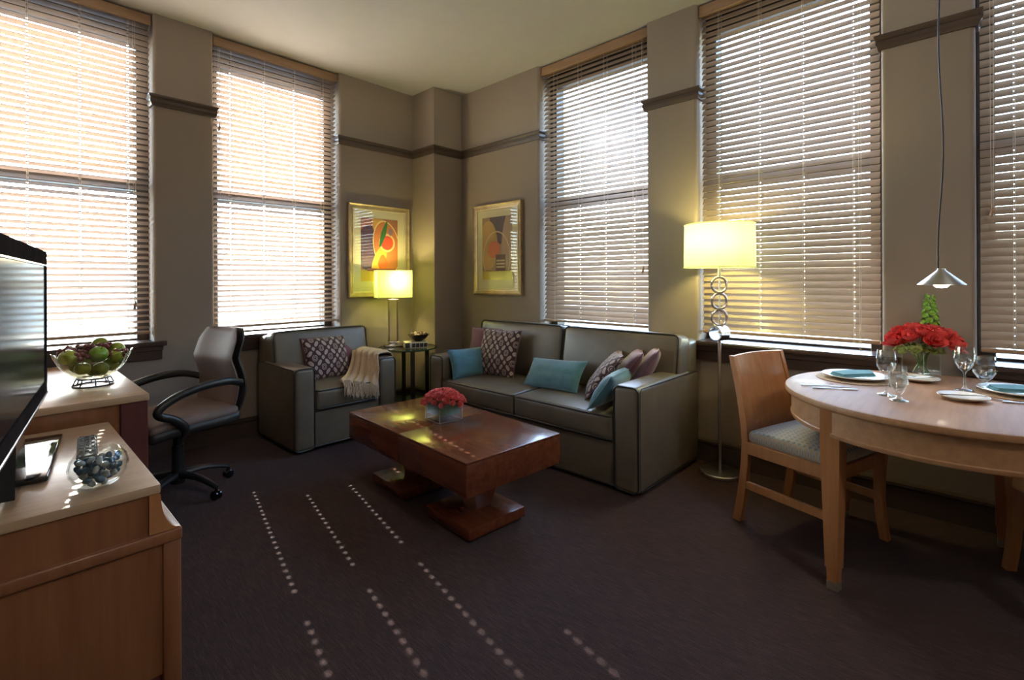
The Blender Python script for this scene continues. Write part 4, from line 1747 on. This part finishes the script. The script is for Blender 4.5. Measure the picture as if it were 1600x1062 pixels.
b2(bm, (DX1 - 0.06, DY0 + 0.11, 0.62), (DX1 - 0.04, DY1 - 0.11, 0.716))
obj('front_rail', bm, 'desk_body', DSK, smooth=0)

# ---------------------------------------------------------------- credenza
CRX, CRY = -3.14, -2.555          # near front top corner
CD = thing('credenza', 'maple television credenza with a coved front edge and panelled end', 'cabinet', (CRX, CRY, 0))
CLEN = 1.005
CB = XL + 0.01 - CRX               # back x (local)
bm = NB()
b2(bm, (CB, 0.0, 0.632), (0.0, CLEN, 0.66), 0.003, 2)
obj('top', bm, 'desk_top', CD)
# coved fascia: profile in local xz swept along y
bm = NB()
prof = [(CB, 0.505), (CB, 0.632), (-0.004, 0.632)]
for k in range(9):
    a = R(180 + 90 * k / 8)
    prof.append((0.048 + 0.048 * math.cos(a), 0.632 - 0.006 + 0.115 * math.sin(a)))
prof += [(0.050, 0.505)]
A = prism(bm, prof, 0.012, CLEN - 0.012, 'XZ')
obj('coved_frieze', bm, 'desk_body', CD, smooth=50)
bm = NB()
prof2 = [(-0.03, 0.508), (-0.03, 0.632), (-0.004, 0.632)] + prof[3:12] + [(0.052, 0.508)]
prism(bm, prof2, 0.0, 0.014, 'XZ')
obj('cove_bracket', bm, 'maple_z', CD, smooth=50)
bm = NB()
prism(bm, prof2, CLEN - 0.014, CLEN, 'XZ')
obj('cove_bracket', bm, 'maple_z', CD, smooth=50)
bm = NB()
b2(bm, (CB, -0.004, 0.468), (0.058, CLEN + 0.004, 0.506), 0.007, 3)
obj('waist_moulding', bm, 'desk_body', CD)
bm = NB()
b2(bm, (CB, 0.016, 0.05), (0.034, CLEN - 0.016, 0.468))
obj('carcass', bm, 'desk_body', CD, smooth=0)
for y0 in (0.004, CLEN - 0.054):
    bm = NB()
    b2(bm, (0.006, y0, 0.0), (0.056, y0 + 0.05, 0.468), 0.008, 2)
    obj('corner_stile', bm, 'desk_body', CD)
for k in range(2):
    bm = NB()
    b2(bm, (0.034, 0.062 + k * 0.443, 0.07), (0.05, 0.062 + k * 0.443 + 0.437, 0.462), 0.004, 1)
    d_ = obj('door', bm, 'desk_body', CD)
    bm = NB()
    bmesh.ops.create_uvsphere(bm, u_segments=12, v_segments=8, radius=0.012)
    obj('knob', bm, 'brushed_metal', d_, (0.062, 0.062 + (0.40 if k == 0 else 0.48), 0.28))
bm = NB()
b2(bm, (CB, 0.03, 0.0), (0.02, CLEN - 0.03, 0.05))
obj('plinth', bm, 'desk_dark', CD, smooth=0)

# ---------------------------------------------------------------- television
tv_r, tv_l = V3((-3.366, -1.815, 0)), V3((-3.5095, -2.86, 0))
tdir = (tv_r - tv_l).normalized()
tyaw = math.atan2(tdir.y, tdir.x)         # local x runs from near end to far end; local -y faces the room
TVW = (tv_r - tv_l).length
mid = (tv_r + tv_l) / 2
TV = thing('television', 'flat black television on a glossy stand, edge-on at the left', 'television', (mid.x, mid.y, 0.661), tyaw)
zb, zt = 0.205, 0.752
bm = NB()
b2(bm, (-TVW / 2, 0.0, zb), (TVW / 2, 0.045, zt), 0.006, 2)
obj('back_case', bm, 'plastic_black', TV)
bm = NB()
b2(bm, (-TVW / 2 + 0.02, -0.006, zb + 0.055), (TVW / 2 - 0.036, 0.001, zt - 0.050))
obj('screen', bm, 'screen_black', TV, smooth=0)
bm = NB()
for lo, hi in (((-TVW / 2, -0.009, zt - 0.050), (TVW / 2, 0.002, zt)), ((-TVW / 2, -0.009, zb + 0.012), (TVW / 2, 0.002, zb + 0.055)),
               ((-TVW / 2, -0.009, zb + 0.055), (-TVW / 2 + 0.02, 0.002, zt - 0.050)), ((TVW / 2 - 0.036, -0.009, zb + 0.055), (TVW / 2, 0.002, zt - 0.050))):
    b2(bm, lo, hi)
obj('bezel', bm, 'bezel_black', TV, smooth=0)
bm = NB()
b2(bm, (-TVW / 2, -0.012, zb + 0.002), (TVW / 2, 0.002, zb + 0.012), 0.002, 1)
obj('silver_strip', bm, 'silver_trim', TV)
bm = NB()
b2(bm, (-TVW / 2, -0.010, zt - 0.055), (TVW / 2, -0.008, zt - 0.050))
obj('silver_strip', bm, 'silver_trim', TV)
bm = NB()
prism(bm, [(-0.11, 0.02), (0.11, 0.02), (0.075, 0.215), (-0.075, 0.215)], 0.008, 0.04, 'XZ')
obj('neck', bm, 'gloss_black', TV, smooth=0)
bm = NB()
rbox(bm, (0.56, 0.27, 0.020), 0.008, 4)
obj('stand_base', bm, 'gloss_black', TV, (0.35, 0.088, 0.0115))

# ---------------------------------------------------------------- remote control, pebble bowl
rc = thing('remote_control', 'grey remote control with dark buttons behind the pebble bowl', 'remote', (-3.258, -1.985, 0.6605), R(84))
bm = NB()
rbox(bm, (0.30, 0.060, 0.022), 0.010, 4, c=(0, 0, 0.011))
obj('body', bm, 'remote_grey', rc)
bp = None
for i in range(10):
    for j in range(3):
        if bp is None:
            bm = NB()
            b2(bm, (-0.007, -0.0055, 0), (0.007, 0.0055, 0.0035), 0.001, 1)
            bp = obj('button', bm, 'button_pale', rc, (0.13 - 0.024 * i, -0.017 + 0.017 * j, 0.0215))
        else:
            dup(bp, rc, (0.13 - 0.024 * i, -0.017 + 0.017 * j, 0.0215))
BWX, BWY, BWZ = -3.275, -2.42, 0.6605
bm = NB()
lathe(bm, [(0, 0.0), (0.035, 0.0), (0.055, 0.012), (0.073, 0.040), (0.076, 0.062), (0.070, 0.088), (0.052, 0.112), (0.0495, 0.111), (0.067, 0.087), (0.0725, 0.062), (0.0695, 0.041), (0.052, 0.016), (0.030, 0.006), (0, 0.006)], 40)
o = obj('glass_bowl', bm, 'clear_glass', None, (BWX, BWY, BWZ), smooth=60)
tag(o, 'round clear glass bowl of blue pebbles on the credenza', 'bowl')
rng = random.Random(4)
pp = {}
placed = []
tries = 0
while len(placed) < 46 and tries < 6000:
    tries += 1
    x, y, z = rng.uniform(-0.06, 0.06), rng.uniform(-0.06, 0.06), rng.uniform(0.016, 0.085)
    lim = 0.052 if z > 0.03 else 0.034
    if math.hypot(x, y) > lim or any((V3(p) - V3((x, y, z))).length < 0.0195 for p in placed):
        continue
    placed.append((x, y, z))
    kind = 'pebble_pale' if rng.random() < 0.35 else 'pebble_blue'
    if kind not in pp:
        bm = NB()
        bmesh.ops.create_icosphere(bm, subdivisions=2, radius=0.0115)
        for v in bm.verts:
            v.co = V3((v.co.x * 1.15, v.co.y * 0.95, v.co.z * 0.75)) * (1 + 0.18 * mnoise.noise(v.co * 90))
        p = obj('glass_pebble', bm, kind, None, smooth=60)
        pp[kind] = p
    else:
        p = dup(pp[kind])
    p.location = (BWX + x, BWY + y, BWZ + z)
    p.rotation_euler = (rng.uniform(0, 3), rng.uniform(0, 3), rng.uniform(0, 3))
    tag(p, 'dark blue glass pebble in the round bowl' if kind == 'pebble_blue' else 'pale clear glass pebble in the round bowl', 'pebble', 'blue pebbles' if kind == 'pebble_blue' else 'pale pebbles')

# ---------------------------------------------------------------- fruit bowl
FX, FY, FZ = -3.135, -1.03, 0.7505
fb = thing('fruit_bowl', 'wide fluted glass fruit bowl on a wire stand on the desk', 'bowl', (FX, FY, FZ))
bm = NB()
for zz, rr_ in ((0.004, 0.085), (0.040, 0.070)):
    tube(bm, [(rr_ * math.cos(2 * PI * k / 32), rr_ * math.sin(2 * PI * k / 32), zz) for k in range(32)], 0.0045, 6, closed=True)
for k in range(8):
    a = 2 * PI * k / 8
    tube(bm, [(0.085 * math.cos(a), 0.085 * math.sin(a), 0.004), (0.070 * math.cos(a), 0.070 * math.sin(a), 0.040)], 0.0036, 6)
obj('wire_stand', bm, 'dark_bronze', fb)
bm = NB()
prof = [(0.0, 0.036), (0.055, 0.036), (0.092, 0.058), (0.128, 0.098), (0.148, 0.142), (0.158, 0.172)]
n = 64
rings = []
for pass_ in (0, 1):
    P_ = prof if pass_ == 0 else [(max(0, r_ - 0.004), z_ + (0.004 if r_ < 0.15 else 0)) for r_, z_ in reversed(prof)]
    for r_, z_ in P_:
        fl_ = 0.010 * (r_ / 0.158) ** 2
        if r_ < 1e-6:
            rings.append([bm.verts.new((0, 0, z_))])
        else:
            rings.append([bm.verts.new(((r_ + fl_ * math.cos(8 * 2 * PI * k / n)) * math.cos(2 * PI * k / n), (r_ + fl_ * math.cos(8 * 2 * PI * k / n)) * math.sin(2 * PI * k / n),
                                        z_ + fl_ * 0.9 * math.cos(8 * 2 * PI * k / n))) for k in range(n)])
for A, B in zip(rings, rings[1:]):
    for k in range(n):
        k2 = (k + 1) % n
        if len(A) == 1:
            bm.faces.new((A[0], B[k2], B[k]))
        elif len(B) == 1:
            bm.faces.new((A[k], A[k2], B[0]))
        else:
            bm.faces.new((A[k], A[k2], B[k2], B[k]))
obj('glass', bm, 'fruit_glass', fb, smooth=60)


def apple(label, x, y, z, r, rot, m='apple_green', group='green apples'):
    t = thing('apple', label, 'apple', (x, y, z), 0, group, rot)
    bm = NB()
    pr_ = []
    for k in range(15):
        a = PI * k / 14
        rad = math.sin(a)
        dimple = 0.22 * math.exp(-(rad / 0.28) ** 2)
        zz = -math.cos(a)
        zz = zz * (1 - dimple) * 0.92
        pr_.append((max(0, rad * r * (1.0 + 0.04 * math.cos(a))), zz * r))
    lathe(bm, pr_, 22)
    obj('flesh', bm, m, t, smooth=80)
    bm = NB()
    tube(bm, [(0, 0, r * 0.65), (0.002, 0.001, r * 0.9), (0.005, 0.002, r * 1.08)], 0.0016, 5)
    obj('stem', bm, 'ball_brown', t)
    return t


ap = [(-0.125, -0.075, 0.165, 0.040, 'green apple at the left rim of the fruit bowl'),
      (0.015, -0.095, 0.172, 0.041, 'green apple at the near rim of the fruit bowl'),
      (0.045, 0.060, 0.205, 0.042, 'topmost green apple in the fruit bowl'),
      (0.118, 0.010, 0.178, 0.040, 'green apple at the right rim of the fruit bowl')]
for i, (x, y, z, r, lb) in enumerate(ap):
    apple(lb, FX + x * 0.84, FY + y * 0.84, FZ + z, r, (R(20 + 15 * i), R(-25 + 13 * i), R(40 * i)), 'apple_green' if i != 1 else 'lime_green')
for i, (x, y, z) in enumerate([(-0.06, -0.07, 0.10), (0.03, -0.075, 0.092), (0.085, -0.03, 0.105), (0.0, 0.015, 0.082), (-0.08, 0.02, 0.108), (0.05, 0.06, 0.108), (-0.02, 0.085, 0.108), (0.108, 0.06, 0.14), (-0.125, 0.04, 0.155), (0.105, -0.075, 0.148)]):
    apple('green apple low inside the fruit bowl, seen through the glass', FX + x * 0.82, FY + y * 0.82, FZ + z, 0.035, (R(30 * i), R(50 * i), R(70 * i)))
rng = random.Random(14)
for gi, (gx, gy, gz, lb) in enumerate([(-0.045, -0.07, 0.165, 'red grape bunch hanging over the near rim of the fruit bowl'), (-0.06, 0.03, 0.19, 'red grape bunch heaped at the top left of the fruit bowl'),
                                       (0.02, 0.0, 0.198, 'red grape bunch between the apples at the centre of the bowl'),
                                       (-0.10, -0.01, 0.185, 'red grape bunch at the left rim of the fruit bowl behind an apple'),
                                       (0.09, -0.055, 0.165, 'red grape bunch at the near right rim of the fruit bowl')]):
    g = thing('grape_bunch', lb, 'grapes', (FX + gx * 0.82, FY + gy * 0.82, FZ + gz), 0, 'red grapes')
    bm = NB()
    for k in range(44):
        d = V3((rng.uniform(-1, 1), rng.uniform(-1, 1), rng.uniform(-0.6, 0.6)))
        if d.length > 1:
            d.normalize()
        bmesh.ops.create_icosphere(bm, subdivisions=1, radius=0.0122, matrix=Matrix.Translation(V3((d.x * 0.06, d.y * 0.05, d.z * 0.028))))
    obj('grapes', bm, 'grape_red', g, smooth=180)
    bm = NB()
    tube(bm, [(-0.04, 0, 0.0), (0, 0, 0.016), (0.04, 0.01, 0.026)], 0.002, 5)
    obj('stalk', bm, 'stem_green', g)

# ---------------------------------------------------------------- office chair (local front towards -y)
OCX, OCY = -2.725, -0.875
OC = thing('office_chair', 'brown leather swivel chair with black looped arms at the desk', 'office chair', (OCX, OCY, 0), R(-77))
bm = NB()
tube(bm, [(0, 0, 0.07), (0, 0, 0.13)], 0.042, 20)
tube(bm, [(0, 0, 0.12), (0, 0, 0.30)], 0.032, 20)
tube(bm, [(0, 0, 0.29), (0, 0, 0.40)], 0.026, 16)
obj('gas_column', bm, 'plastic_black', OC)
for k in range(5):
    a = R(14 + 72 * k)
    d = V3((math.cos(a), math.sin(a), 0))
    bm = NB()
    pts = [V3((0, 0, 0.105)) + d * (0.30 * t) + V3((0, 0, 0.028 * math.sin(PI * min(1, t * 0.9 + 0.1)) - 0.032 * t)) for t in (0, 0.15, 0.35, 0.55, 0.75, 0.9, 1.0)]
    tube(bm, pts, [0.030, 0.028, 0.025, 0.022, 0.020, 0.018, 0.015], 10, flat=0.8)
    obj('base_spoke', bm, 'plastic_black', OC)
    bm = NB()
    e = d * 0.295
    pz = V3((-d.y, d.x, 0))
    for s in (-1, 1):
        Mw = Matrix.Translation(e + pz * (0.013 * s) + V3((0, 0, 0.027))) @ Matrix.Rotation(a, 4, 'Z') @ Matrix.Rotation(PI / 2, 4, 'X')
        lathe(bm, [(0, -0.009), (0.022, -0.009), (0.027, -0.005), (0.027, 0.005), (0.022, 0.009), (0, 0.009)], 18, Mw)
    tube(bm, [e + V3((0, 0, 0.03)), e + V3((0, 0, 0.085))], 0.008, 8)
    obj('caster', bm, 'gloss_black', OC)
bm = NB()
b2(bm, (-0.10, -0.12, 0.385), (0.10, 0.10, 0.415), 0.008, 2)
obj('seat_mechanism', bm, 'plastic_black', OC)
bm = NB()
rbox(bm, (0.492, 0.492, 0.060), 0.028, 8, bulge=(0.004, 0.006, 0.018), M=Matrix.Translation((0, -0.005, 0.482)))


def seat_curve(bm):
    for v in bm.verts:
        y = v.co.y
        if y < -0.12:
            v.co.z -= 0.9 * (y + 0.12) ** 2
        if y > 0.12:
            v.co.z += 0.7 * (y - 0.12) ** 2


seat_curve(bm)
obj('seat', bm, 'leather_office', OC, smooth=60)
bm = NB()
rbox(bm, (0.505, 0.51, 0.075), 0.034, 6, bulge=(0.004, 0.008, 0.004), M=Matrix.Translation((0, 0.0, 0.445)))
seat_curve(bm)
obj('seat_shell', bm, 'leather_dark', OC, smooth=60)
# S-curved backrest: sweep of a cushioned section
bm = NB()
nz, nx = 22, 12
def oc_back(t):
    z = 0.43 + 0.56 * t
    y = 0.235 + 0.075 * math.sin(PI * min(1, t * 1.5)) - 0.02 * math.sin(PI * t) + 0.125 * max(0, t - 0.25) ** 1.4
    return y, z


def back_slab(off, th, wid, name, m):
    bm = NB()
    fr, bk_ = [], []
    for i in range(nz + 1):
        t = i / nz
        y, z = oc_back(t)
        hw_ = wid * (1 - 0.12 * abs(t - 0.35)) * (1 - 0.22 * max(0, t - 0.88) / 0.12)
        tk = th * (0.55 if i in (0, nz) else 1) * (1 - 0.25 * t)
        f_, b_ = [], []
        for j in range(nx + 1):
            u = -1 + 2 * j / nx
            pf = (max(0, 1 - u ** 4)) ** 0.5
            wrap = -0.03 * u * u
            f_.append(bm.verts.new((u * hw_, y + off + wrap - tk * 0.5 * pf - 0.003, z)))
            b_.append(bm.verts.new((u * hw_, y + off + wrap + tk * 0.5 * pf + 0.003, z)))
        fr.append(f_)
        bk_.append(b_)
    for i in range(nz):
        for j in range(nx):
            bm.faces.new((fr[i][j], fr[i][j + 1], fr[i + 1][j + 1], fr[i + 1][j]))
            bm.faces.new((bk_[i][j + 1], bk_[i][j], bk_[i + 1][j], bk_[i + 1][j + 1]))
        bm.faces.new((fr[i][0], fr[i + 1][0], bk_[i + 1][0], bk_[i][0]))
        bm.faces.new((fr[i + 1][nx], fr[i][nx], bk_[i][nx], bk_[i + 1][nx]))
    for i in (0, nz):
        for j in range(nx):
            bm.faces.new((fr[i][j], bk_[i][j], bk_[i][j + 1], fr[i][j + 1]))
    obj(name, bm, m, OC, smooth=60)


back_slab(-0.022, 0.045, 0.226, 'backrest', 'leather_office')
back_slab(0.018, 0.060, 0.238, 'back_shell', 'leather_dark')

for sx in (-1, 1):
    bm = NB()
    P_ = [V3((sx * 0.235, 0.255, 0.655)), V3((sx * 0.262, 0.16, 0.685)), V3((sx * 0.275, 0.02, 0.685)), V3((sx * 0.278, -0.12, 0.655)),
          V3((sx * 0.278, -0.215, 0.605)), V3((sx * 0.276, -0.225, 0.565)), V3((sx * 0.272, -0.15, 0.525)), V3((sx * 0.262, -0.09, 0.47)), V3((sx * 0.235, -0.075, 0.42))]
    pts = [catmull(P_, k / 40) for k in range(41)]
    tube(bm, pts, [0.019] * 41, 10, flat=1.25)
    obj('armrest', bm, 'plastic_black', OC, smooth=60)

# ---------------------------------------------------------------- fill light added behind the camera to lift the interior
FILL = thing('added_fill_light', 'added fill light, a white flush dome with a metal rim, unseen behind the camera', 'lamp', (-2.6, -6.0, CEIL))
bm = NB()
lathe(bm, [(0, 0), (0.19, 0), (0.195, -0.006), (0.195, -0.03), (0.18, -0.034), (0.18, -0.008), (0, -0.008)], 40)
obj('fill_canopy', bm, 'brushed_metal', FILL)
bm = NB()
lathe(bm, [(0.178, -0.030), (0.165, -0.060), (0.13, -0.085), (0.07, -0.100), (0, -0.104)], 40)
obj('fill_diffuser', bm, 'shade_lining', FILL, smooth=60)
bulb_light(FILL, (0, 0, -0.20), 10.0, (1.0, 0.95, 0.89), 0.09)  # source of the added fill, unseen from the camera
